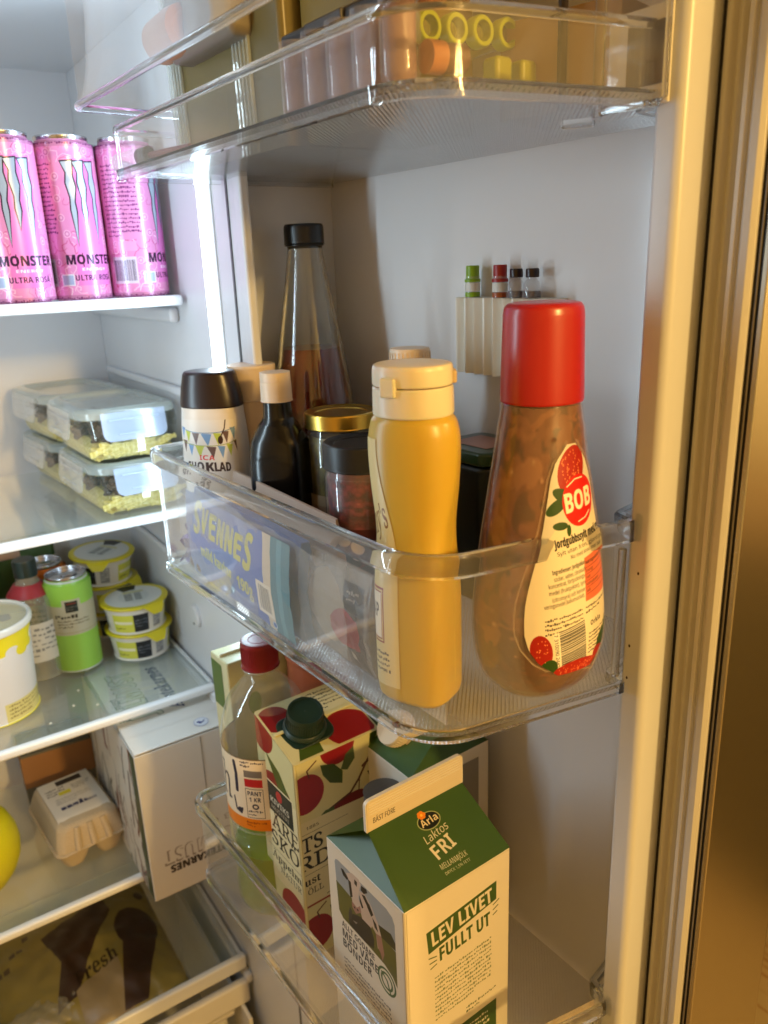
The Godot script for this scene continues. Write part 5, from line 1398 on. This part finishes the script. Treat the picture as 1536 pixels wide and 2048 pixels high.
func food_box(label: String, p: Vector3, turn: float, first: Node3D, yellow: bool) -> Node3D:
	var where := cab * Transform3D(Basis(Vector3.UP, deg_to_rad(turn)), p)
	if first: return copy(first, label, where)
	var t := inside("food_container", label, "food container", p, turn, "food containers with white lids")
	var w := 0.118; var d := 0.168
	part("glass_dish", loft([rect_ring(w / 2 - 0.016, d / 2 - 0.016, 0.024, 0.0, 6), rect_ring(w / 2 - 0.010, d / 2 - 0.010, 0.027, 0.0025, 6), rect_ring(w / 2 - 0.0065, d / 2 - 0.0065, 0.029, 0.008, 6), rect_ring(w / 2 - 0.003, d / 2 - 0.003, 0.030, 0.056, 6)], true, false), pane(Color(0.88, 0.95, 0.90), 0.05, 0.03), t, Transform3D(), true, 60.0)
	var pasta := speckled(0.03, [[0.0, Color(0.66, 0.58, 0.22)], [0.5, Color(0.80, 0.74, 0.42)], [1.0, Color(0.90, 0.88, 0.72)]], 3, 22.0, 0.4)
	var mince := speckled(0.05, [[0.0, Color(0.06, 0.04, 0.03)], [0.45, Color(0.22, 0.15, 0.09)], [0.8, Color(0.38, 0.28, 0.17)], [1.0, Color(0.52, 0.42, 0.26)]], 8, 26.0, 0.5)
	part("pasta", loft([rect_ring(w / 2 - 0.012, d / 2 - 0.012, 0.016, 0.003, 6), rect_ring(w / 2 - 0.010, d / 2 - 0.010, 0.016, 0.010, 6), rect_ring(w / 2 - 0.010, d / 2 - 0.010, 0.016, 0.017, 6), rect_ring(w / 3, d / 3, 0.01, 0.024, 6), rect_ring(w / 6, d / 6, 0.01, 0.024, 6)]).rough_up(0.005, 55.0, 3), pasta, t)
	var r := RandomNumberGenerator.new(); r.seed = 6
	var noodles := Shape.new()
	for i in 26:
		var a := r.randf() * TAU
		var c := at(r.randf_range(-0.045, 0.045), r.randf_range(0.007, 0.022), d / 2 - 0.0105)
		noodles.join(tube([c + at(-0.012, -0.003 * cos(a), 0), c + at(0, 0.004 * sin(a), 0.001), c + at(0.012, 0.003 * cos(a), 0)], 0.0026, 6))
	part("noodles", noodles, pasta, t).set_meta("kind", "stuff")
	var lumps := Shape.new()
	for i in 64:
		lumps.join(ball(at(r.randf_range(-0.042, 0.020), r.randf_range(0.022, 0.047), r.randf_range(-0.066, 0.072)), at(r.randf_range(0.005, 0.011), r.randf_range(0.004, 0.008), r.randf_range(0.005, 0.011)), 10).rough_up(0.004, 160.0, i))
	part("mince", lumps, mince, t).set_meta("kind", "stuff")
	var lid := pane(Color(0.80, 0.84, 0.82), 0.42, 0.12)
	var lr := []
	for e in [[0.001, 0.0525], [0.003, 0.0545], [0.003, 0.0605], [0.0018, 0.0632], [-0.0015, 0.0650], [-0.006, 0.0660], [-0.011, 0.0658], [-0.0135, 0.0640], [-0.0155, 0.0615], [-0.020, 0.0606]]:
		lr.append(rect_ring(w / 2 + e[0], d / 2 + e[0], 0.030 + minf(e[0], 0.0) * 0.8, e[1], 6))
	part("lid", loft(lr), lid, t, Transform3D(), true, 50.0)
	var front_flap := pane(Color(0.78, 0.85, 0.97), 0.34, 0.12)
	var side_flap := pane(Color(0.80, 0.84, 0.86), 0.16, 0.12)
	for k in 4:
		var flap := front_flap if k == 0 else side_flap
		var wide := 0.078 if k % 2 == 0 else 0.100
		var outl := rounded([v2(-wide / 2, 0.0), v2(-wide / 2, -0.034), v2(wide / 2, -0.034), v2(wide / 2, 0.0)], [0, 0.010, 0.010, 0])
		var out := (d / 2 if k % 2 == 0 else w / 2) + 0.0035
		part("latch", cutout(outl, 0.0022), flap, t, Transform3D(Basis(Vector3.UP, PI / 2 * k), Vector3.ZERO) * Transform3D(Basis(Vector3.RIGHT, -0.14), at(0, 0.0610, out + 0.0005)))
		part("latch_lip", rbox(at(wide * 0.8, 0.0025, 0.003), 0.001).moved(go(0, -0.010, 0.0025)).join(rbox(at(wide * 0.55, 0.002, 0.0025), 0.0008).moved(go(0, -0.027, 0.0025))), flap, t, Transform3D(Basis(Vector3.UP, PI / 2 * k), Vector3.ZERO) * Transform3D(Basis(Vector3.RIGHT, -0.14), at(0, 0.0610, out + 0.0005)))
	return t

func tub_skin() -> ImageTexture:
	var p := paper(768, 128, Color(0.84, 0.83, 0.80))
	for k in 3:
		var x := k * 256
		p.rect(x + 14, 26, 92, 90, Color(0.80, 0.80, 0.30)).rect(x + 106, 26, 62, 90, Color(0.10, 0.11, 0.13)).rect(x + 190, 30, 40, 80, Color(0.55, 0.55, 0.56))
		p.rect(x + 20, 60, 80, 14, Color(0.88, 0.87, 0.76)).small(x + 22, 90, 74, 1, 16, Color(0.30, 0.30, 0.12), k + 1).small(x + 112, 50, 50, 3, 16, Color(0.4, 0.42, 0.46), k + 4).small(x + 192, 36, 36, 5, 13, Color(0.85, 0.85, 0.85), k + 8)
	return p.done()

func tub_top() -> ImageTexture:
	var p := paper(256, 256, Color(0.82, 0.76, 0.14))
	p.oval(128, 128, 112, 112, Color(0.80, 0.81, 0.80)).poly([v2(128, 128), v2(250, 60), v2(250, 150)], Color(0.12, 0.12, 0.10)).oval(128, 128, 70, 60, Color(0.76, 0.78, 0.78))
	for k in 4: p.bars(86 + k * 20, 92, 14, 30, Color(0.40, 0.42, 0.42), k + 2).bars(86 + k * 20, 132, 14, 26, Color(0.40, 0.42, 0.42), k + 9)
	p.rect(170, 90, 10, 80, Color(0.72, 0.68, 0.14))
	return p.done()

func dip_tub(label: String, p: Vector3, turn: float, first: Node3D) -> Node3D:
	var where := cab * Transform3D(Basis(Vector3.UP, deg_to_rad(turn)), p)
	if first: return copy(first, label, where)
	var t := inside("dip_tub", label, "tub", p, turn, "yellow-lidded dip tubs")
	part("tub_wall", lathe(curve([v2(0, 0.0005), v2(0.038, 0), v2(0.0400, 0.002), v2(0.0400, 0.002), v2(0.0445, 0.038), v2(0.0445, 0.040)], 3), 56, 0.0, 0.040), printed(tub_skin(), 0.35), t)
	part("rim", lathe(curve([v2(0.0442, 0.039), v2(0.0482, 0.0395), v2(0.0488, 0.0415), v2(0.0484, 0.0432), v2(0.044, 0.0436)], 3), 56), mat(Color(0.84, 0.84, 0.80), 0.3), t)
	part("yellow_edge", lathe([v2(0.0489, 0.0405), v2(0.0495, 0.0425), v2(0.0486, 0.0440), v2(0.0440, 0.0442)], 56), mat(Color(0.82, 0.76, 0.10), 0.35), t)
	var top := lathe([v2(0, 0.0444), v2(0.0455, 0.0444)], 56)
	for i in top.uv.size(): top.uv[i] = v2(0.5, 0.5) + v2(top.v[i].x, top.v[i].z) / 0.094
	part("foil_lid", top, printed(tub_top(), 0.35), t, Transform3D(), false)
	part("pull_tab", patch(func(u: float, w: float) -> Vector3: return at(lerpf(-0.018, 0.018, u) * (1.0 - 0.6 * w * w), 0.0441 - 0.012 * w * w, 0.044 + 0.014 * w), 8, 6), mat(Color(0.82, 0.76, 0.10), 0.35), t, go(0, 0, 0, -62), false)
	return t

func cabinet_things() -> void:
	var skin := printed(can_print(), 0.27, 0.2)
	var g := "pink cans on the top shelf"
	make_can("pink can at the left end of the row, claw mark facing the room", at(-0.1670, -0.028, -0.200), 96, 0.0322, 0.168, skin, "drink_can", g)
	make_can("pink can in the middle of the row, claw mark turned to the right", at(-0.1035, -0.028, -0.2105), 106, 0.0322, 0.168, skin, "drink_can", g)
	make_can("pink can next to the light strip, showing its barcode and small print", at(-0.0385, -0.028, -0.2030), 146, 0.0322, 0.168, skin, "drink_can", g)
	make_can("pink can behind the row of three, only its rim showing", at(-0.072, -0.028, -0.275), 60, 0.0322, 0.168, skin, "drink_can", g)
	# food containers
	var f := food_box("lower front food container with yellow pasta", at(-0.066, -0.287, -0.290), 3.0, null, true)
	food_box("upper front food container with dark mince and a blue-white latch", at(-0.070, -0.2200, -0.293), 2.0, f, true)
	food_box("lower rear food container behind the pasta one", at(-0.078, -0.287, -0.463), 5.0, f, false)
	food_box("upper rear food container, furthest back", at(-0.082, -0.2200, -0.459), 6.0, f, false)
	shelf_three()
	shelf_four()
	shelf_five()

func shelf_three() -> void:
	var y := -0.550
	var b := inside("yogurt_bucket", "white and yellow bucket with a clear lid at the edge of the glass shelf", "bucket", at(-0.268, y, -0.318), 70.0)
	var p := paper(768, 320, Color(0.80, 0.81, 0.82))
	var yel := Color(0.84, 0.80, 0.12)
	p.rect(0, 0, 768, 70, yel)
	for k in 24: p.oval(k * 32 + 10, 66 + 12 * sin(k * 1.3), 22, 20, yel if k % 3 else Color(0.80, 0.81, 0.82))
	for o in [0, 384]:
		p.rect(o + 230, 110, 70, 60, Color(0.72, 0.74, 0.78)).small(o + 214, 124, 110, 8, 14, Color(0.60, 0.62, 0.66), 3).oval(o + 330, 90, 16, 22, Color(0.25, 0.55, 0.35))
		p.rect(o + 60, 250, 170, 70, Color(0.80, 0.77, 0.50)).small(o + 70, 256, 150, 4, 14, Color(0.5, 0.45, 0.2), 8).rect(o + 330, 176, 20, 14, Color(0.3, 0.34, 0.38))
	part("bucket_wall", lathe(curve([v2(0, 0.001), v2(0.052, 0), v2(0.0545, 0.003), v2(0.0545, 0.003), v2(0.0605, 0.122), v2(0.0605, 0.125)], 4), 64, 0.002, 0.125), printed(p.done(), 0.35), b)
	part("rim", lathe(curve([v2(0.0602, 0.122), v2(0.0640, 0.1225), v2(0.0648, 0.126), v2(0.0640, 0.1310), v2(0.061, 0.132), v2(0.0585, 0.129)], 3), 64), mat(Color(0.80, 0.82, 0.82), 0.25), b)
	part("lid", lathe([v2(0, 0.1285), v2(0.055, 0.1285), v2(0.0595, 0.1305)], 64), pane(Color(0.9, 0.92, 0.88), 0.35, 0.05), b)
	part("foil", lathe([v2(0, 0.124), v2(0.058, 0.124)], 48), mat(Color(0.72, 0.68, 0.36), 0.3), b, Transform3D(), false)
	part("foil_print", rbox(at(0.024, 0.0006, 0.014), 0.0002, 0.005).moved(go(0.012, 0.1245, 0.030, 20)), mat(Color(0.25, 0.24, 0.12), 0.4), b)
	for k in 2:
		var s := inside("cordial_bottle", ["clear bottle with a dark green cap and white label behind the bucket", "clear bottle with a red label at the edge of the photograph"][k], "bottle", [at(-0.192, y, -0.392), at(-0.262, y, -0.430)][k])
		part("glass", lathe(curve([v2(0, 0.001), v2(0.030, 0), v2(0.0345, 0.004), v2(0.0350, 0.012), v2(0.0350, 0.105), v2(0.0320, 0.120), v2(0.0220, 0.134), v2(0.0150, 0.142), v2(0.0140, 0.158)], 4), 48), pane(Color(0.78, 0.80, 0.72), 0.22, 0.03), s)
		part("cap", lathe([v2(0, 0.150), v2(0.0155, 0.150), v2(0.0158, 0.172), v2(0.0145, 0.174), v2(0, 0.174)], 36), mat([Color(0.05, 0.13, 0.11), Color(0.08, 0.10, 0.10)][k], 0.4), s)
		part("neck_band", lathe([v2(0.0170, 0.140), v2(0.0190, 0.139), v2(0.0250, 0.131), v2(0.0300, 0.124)], 36), mat(Color(0.56, 0.14, 0.18), 0.4), s, Transform3D(), false)
		var lp := paper(256, 128, Color(0.76, 0.76, 0.73))
		lp.small(8, 14, 240, 6, 17, Color(0.45, 0.46, 0.46), 4 + k)
		part("label", lathe([v2(0.0353, 0.030), v2(0.0353, 0.088)], 48, 0.030, 0.088), printed(lp.done(), 0.5), s)
	var gp := paper(768, 512, Color(0.58, 0.78, 0.30))
	gp.rect(0, 0, 768, 8, Color(0.75, 0.76, 0.78)).rect(0, 132, 768, 168, Color(0.72, 0.70, 0.60)).rect(336, 96, 96, 40, Color(0.72, 0.70, 0.60)).rect(352, 106, 64, 62, Color(0.10, 0.15, 0.13)).rect(360, 116, 48, 6, Color(0.5, 0.18, 0.16)).small(358, 134, 52, 2, 13, Color(0.5, 0.52, 0.5), 2)
	gp.small(290, 180, 190, 1, 34, Color(0.15, 0.14, 0.10), 5).small(300, 212, 170, 3, 17, Color(0.32, 0.30, 0.22), 6).rect(0, 284, 768, 3, Color(0.60, 0.60, 0.40))
	make_can("tall green can with a cream band and a small dark square emblem", at(-0.143, y, -0.379), 82, 0.0325, 0.146, printed(gp.done(), 0.32), "green_can")
	var op := paper(256, 256, Color(0.70, 0.32, 0.05))
	op.rect(0, 0, 256, 60, Color(0.76, 0.40, 0.08)).small(40, 90, 180, 5, 24, Color(0.85, 0.75, 0.55), 3)
	make_can("orange can behind the green can", at(-0.158, y, -0.466), 82, 0.0325, 0.140, printed(op.done(), 0.32, 0.3), "orange_can")
	var gb := inside("green_packet", "green packet at the back of the shelf behind the cans", "packet", at(-0.195, y, -0.520), 4.0)
	part("packet_body", rbox(at(0.13, 0.165, 0.035), 0.008), mat(Color(0.20, 0.30, 0.13), 0.4), gb)
	part("packet_band", rbox(at(0.05, 0.014, 0.0365), 0.004).moved(go(-0.01, 0.14, 0)), mat(Color(0.60, 0.50, 0.42), 0.4), gb)
	var t := dip_tub("dip tub at the bottom of the front stack", at(-0.053, y, -0.372), 76.0, null)
	dip_tub("dip tub on top of the front stack, its tab hanging out", at(-0.0555, y + 0.0445, -0.369), 80.0, t)
	dip_tub("dip tub at the bottom of the rear stack", at(-0.066, y, -0.478), 60.0, t)
	dip_tub("dip tub in the middle of the rear stack", at(-0.068, y + 0.0445, -0.476), 108.0, t)
	dip_tub("dip tub on top of the rear stack, lid tilted", at(-0.070, y + 0.0905, -0.474), 40.0, t).transform.basis *= Basis(Vector3.RIGHT, 0.06)

func shelf_four() -> void:
	var y := -0.804
	var t := inside("soda_box", "white cardboard multipack box standing upside down on the lower shelf, its flap open", "box", at(-0.0735, y, -0.272))
	var w := 0.134; var h := 0.224; var d := 0.264
	var white := mat(Color(0.80, 0.79, 0.77), 0.5)
	part("box_body", rbox(at(w, h, d), 0.0015, 0.0022), white, t)
	var fp := paper(384, 640, Color(0.80, 0.79, 0.77))
	for s in [["APOTEKARNES", 512, 30, Color(0.12, 0.09, 0.10), 300, true], ["JULMUST", 440, 62, Color(0.52, 0.49, 0.46), 320, true], ["33 CL", 380, 26, Color(0.50, 0.44, 0.40), 150, false]]:
		fp.text(s[0], 372, s[1], s[2], s[3], {bold = s[5], fit = s[4], turn = PI, thick = 1.6 if s[5] else 0.0})
	fp.text("JULMUST", 370, 442, 54, Color(0.80, 0.79, 0.77), {bold = true, fit = 312, turn = PI})
	part("front_print", sheet(at(-w / 2 + 0.002, h - 0.001, d / 2 + 0.0004), at(w - 0.004, 0, 0), at(0, -h + 0.002, 0)), printed(fp.grain(0.05, 2).done(), 0.5), t, Transform3D(), false)
	part("front_fold", rbox(at(0.0008, h * 0.5, 0.0009), 0.0003).moved(go(0.020, h * 0.49, d / 2 + 0.0006)), mat(Color(0.40, 0.37, 0.34), 0.6), t)
	var sp := paper(512, 512, Color(0.80, 0.79, 0.77))
	var r := RandomNumberGenerator.new(); r.seed = 4
	for k in 60:
		var x := r.randf() * 512; var yy := r.randf() * 512
		sp.line([v2(x, yy), v2(x + r.randf_range(-30, 30), yy + r.randf_range(30, 120)), v2(x + r.randf_range(-40, 40), yy + r.randf_range(90, 190))], r.randf_range(3, 16), [Color(0.42, 0.16, 0.10), Color(0.18, 0.20, 0.15), Color(0.72, 0.72, 0.72), Color(0.40, 0.36, 0.34)][k % 4])
	sp.rect(470, 0, 42, 512, Color(0.20, 0.26, 0.18))
	part("side_print", sheet(at(-w / 2 - 0.0004, h - 0.001, -d / 2 + 0.002), at(0, 0, d - 0.004), at(0, -h + 0.002, 0)), printed(sp.done(), 0.45), t, Transform3D(), false)
	var tp := paper(384, 768, Color(0.80, 0.79, 0.77))
	var ol := Color(0.36, 0.42, 0.38)
	tp.text("JULMUST", 150, 660, 92, ol, {bold = true, fit = 460, turn = -PI / 2, thick = 5.0}).text("JULMUST", 150, 660, 92, Color(0.74, 0.76, 0.72), {bold = true, fit = 460, turn = -PI / 2, thick = 1.0})
	tp.text("årets must", 52, 640, 34, ol, {bold = true, fit = 220, turn = -PI / 2})
	tp.text("Apotekarnes", 268, 660, 58, Color(0.14, 0.18, 0.38), {font = "Droid Serif", bold = true, fit = 420, turn = -PI / 2, lean = 0.3, thick = 1.5})
	part("flap", rbox(at(w - 0.002, 0.0016, d), 0.0006).moved(go(0, 0, -d / 2)), white, t, go(0, h + 0.0018, d / 2, 0, 3.2))
	part("flap_print", sheet(at(-w / 2 + 0.002, 0.0020, -d + 0.002), at(w - 0.004, 0, 0), at(0, 0, d - 0.040)), printed(tp.done(), 0.45), t, go(0, h + 0.0018, d / 2, 0, 3.2), false)
	var em := lathe([v2(0, 0.0026), v2(0.0088, 0.0026)], 40).moved(go(0.030, 0, -0.020))
	part("emblem", em, mat(Color(0.78, 0.80, 0.84), 0.4), t, go(0, h + 0.0018, d / 2, 0, 3.2), false)
	part("emblem_ring", lathe([v2(0.0092, 0.0026), v2(0.0098, 0.0026)], 40).moved(go(0.030, 0, -0.020)), mat(Color(0.40, 0.46, 0.70), 0.4), t, go(0, h + 0.0018, d / 2, 0, 3.2), false)
	part("emblem_mark", cutout(PackedVector2Array([v2(-0.006, 0.001), v2(-0.002, -0.004), v2(0.004, -0.001), v2(0.006, 0.004), v2(0.001, -0.001), v2(-0.003, 0.003)]), 0.0003, Transform3D(Basis(Vector3.RIGHT, -PI / 2), at(0.030, 0.0027, -0.020))), mat(Color(0.12, 0.16, 0.45), 0.4), t, go(0, h + 0.0018, d / 2, 0, 3.2))
	var e := inside("egg_carton", "grey-brown egg carton with a printed paper label on its lid", "egg carton", at(-0.190, y, -0.338), 5.0)
	var pulp := speckled(0.08, [[0.0, Color(0.62, 0.57, 0.48)], [0.5, Color(0.72, 0.66, 0.57)], [1.0, Color(0.79, 0.74, 0.65)]], 2, 30.0, 0.85)
	var cups := Shape.new()
	for i in 2:
		for k in 3:
			cups.join(loft([rect_ring(0.012, 0.012, 0.008, 0.0, 4), rect_ring(0.018, 0.017, 0.012, 0.010, 4), rect_ring(0.0235, 0.0225, 0.010, 0.031, 4)]), go(-0.0245 + 0.049 * i, 0, -0.047 + 0.047 * k))
	part("cups", cups, pulp, e)
	part("flange", rbox(at(0.104, 0.004, 0.150), 0.0018, 0.012).moved(go(0, 0.030, 0)).rough_up(0.0016, 40.0, 3), pulp, e)
	part("lid", loft([rect_ring(0.050, 0.073, 0.012, 0.0335, 6), rect_ring(0.049, 0.072, 0.013, 0.040, 6), rect_ring(0.043, 0.066, 0.013, 0.062, 6), rect_ring(0.040, 0.062, 0.013, 0.0665, 6), rect_ring(0.034, 0.056, 0.012, 0.0685, 6)]).rough_up(0.0014, 60.0, 5), pulp, e)
	for k in [-1, 0, 1]: part("lid_flute", tube([at(0.018 * k, 0.064, 0.0645), at(0.021 * k, 0.045, 0.0715), at(0.022 * k, 0.034, 0.0745)], 0.0045, 8), pulp, e)
	var lp := paper(384, 512, Color(0.80, 0.79, 0.77))
	lp.rect(130, 20, 190, 56, Color(0.16, 0.13, 0.12)).small(30, 90, 130, 3, 30, Color(0.2, 0.2, 0.2), 3).rect(110, 150, 90, 40, Color(0.78, 0.76, 0.20)).small(220, 110, 130, 3, 22, Color(0.45, 0.45, 0.46), 6).small(60, 220, 260, 3, 24, Color(0.55, 0.55, 0.56), 8)
	lp.small(70, 300, 270, 1, 78, Color(0.10, 0.12, 0.30), 10).bars(70, 330, 262, 26, Color(0.10, 0.12, 0.30), 5)
	part("paper_label", patch(func(u: float, w2: float) -> Vector3: return at(lerpf(-0.037, 0.037, u), 0.0700 - 0.010 * pow(maxf(0, w2 - 0.82) / 0.18, 2.0), lerpf(-0.056, 0.060, w2)), 4, 16), printed(lp.done(), 0.55), e, Transform3D(), false)
	var m := inside("yellow_melon", "bright yellow smooth melon cut off by the edge of the photograph", "melon", at(-0.337, y, -0.300))
	part("fruit", ball(at(0, 0.070, 0), at(0.066, 0.070, 0.066), 48), melon_skin(), m)
	var c := inside("brown_carton", "flat brown cardboard carton at the back of the lower shelf", "carton", at(-0.185, y, -0.490), -3.0)
	part("carton_body", rbox(at(0.105, 0.090, 0.075), 0.0012), mat(Color(0.40, 0.39, 0.34), 0.6), c)
	part("carton_lid", rbox(at(0.107, 0.055, 0.077), 0.001).moved(go(0, 0.032, 0)), mat(Color(0.60, 0.43, 0.28), 0.6), c)

func shelf_five() -> void:
	var y := -1.042
	var p := paper(768, 512, Color(0.50, 0.46, 0.25))
	var dark := Color(0.22, 0.16, 0.12); var pale := Color(0.60, 0.55, 0.45)
	p.poly([v2(250, 150), v2(560, 60), v2(570, 150), v2(430, 280), v2(330, 400), v2(230, 420), v2(300, 280)], dark)
	p.poly([v2(0, 420), v2(160, 400), v2(220, 440), v2(220, 512), v2(0, 512)], pale).poly([v2(320, 390), v2(520, 330), v2(520, 512), v2(320, 512)], pale.darkened(0.15))
	p.oval(645, 250, 92, 90, dark).poly([v2(566, 296), v2(722, 300), v2(580, 490), v2(478, 490)], dark)
	for k in 5: p.rect(40 + k * 34, 180 - k * 22 + (k % 2) * 20, 26, 20, dark.lightened(0.1))
	p.oval(722, 110, 22, 20, dark)
	p.text("Fresh", 330, 380, 44, Color(0.14, 0.10, 0.07), {bold = true, font = "Droid Serif", fit = 200, turn = -0.2, lean = 0.2})
	var t := inside("food_bag", "olive and brown printed food bag lying under the lower shelf", "bag", at(-0.222, y, -0.338), 0.0)
	part("bag", patch(func(u: float, w: float) -> Vector3:
		var b := sqrt(maxf(0.0, sin(PI * u) * sin(PI * w)))
		return at(lerpf(-0.13, 0.13, u), 0.003 + 0.040 * b, lerpf(-0.14, 0.14, w)), 40, 30).rough_up(0.006, 26.0, 7, true), printed(p.done(), 0.35), t, Transform3D(), false, 60.0)
	part("bag_underside", patch(func(u: float, w: float) -> Vector3: return at(lerpf(0.13, -0.13, u), 0.001, lerpf(-0.14, 0.14, w)), 4, 4), mat(Color(0.3, 0.28, 0.15), 0.5), t, Transform3D(), false)
	var c := inside("clear_bag", "crumpled clear plastic bag in front of the printed food bag", "plastic bag", at(-0.285, y, -0.262), 12.0)
	part("film", patch(func(u: float, w: float) -> Vector3:
		var b := sqrt(maxf(0.0, sin(PI * u) * sin(PI * w)))
		return at(lerpf(-0.09, 0.10, u), 0.002 + 0.034 * b, lerpf(-0.05, 0.05, w)), 40, 24).rough_up(0.007, 55.0, 3, true), pane(Color(0.70, 0.70, 0.66), 0.30, 0.12), c, Transform3D(), false, 50.0)

func melon_skin() -> StandardMaterial3D:
	var m := mat(Color(0.82, 0.80, 0.05), 0.36)
	m.heightmap_enabled = false
	m.normal_enabled = true
	m.normal_scale = 0.5
	var n := noise_tex(0.09, [[0.0, Color.BLACK], [1.0, Color.WHITE]], 6)
	n.as_normal_map = true
	n.bump_strength = 3.0
	n.color_ramp = null
	m.normal_texture = n
	m.uv1_triplanar = true
	m.uv1_scale = Vector3.ONE * 14.0
	return m
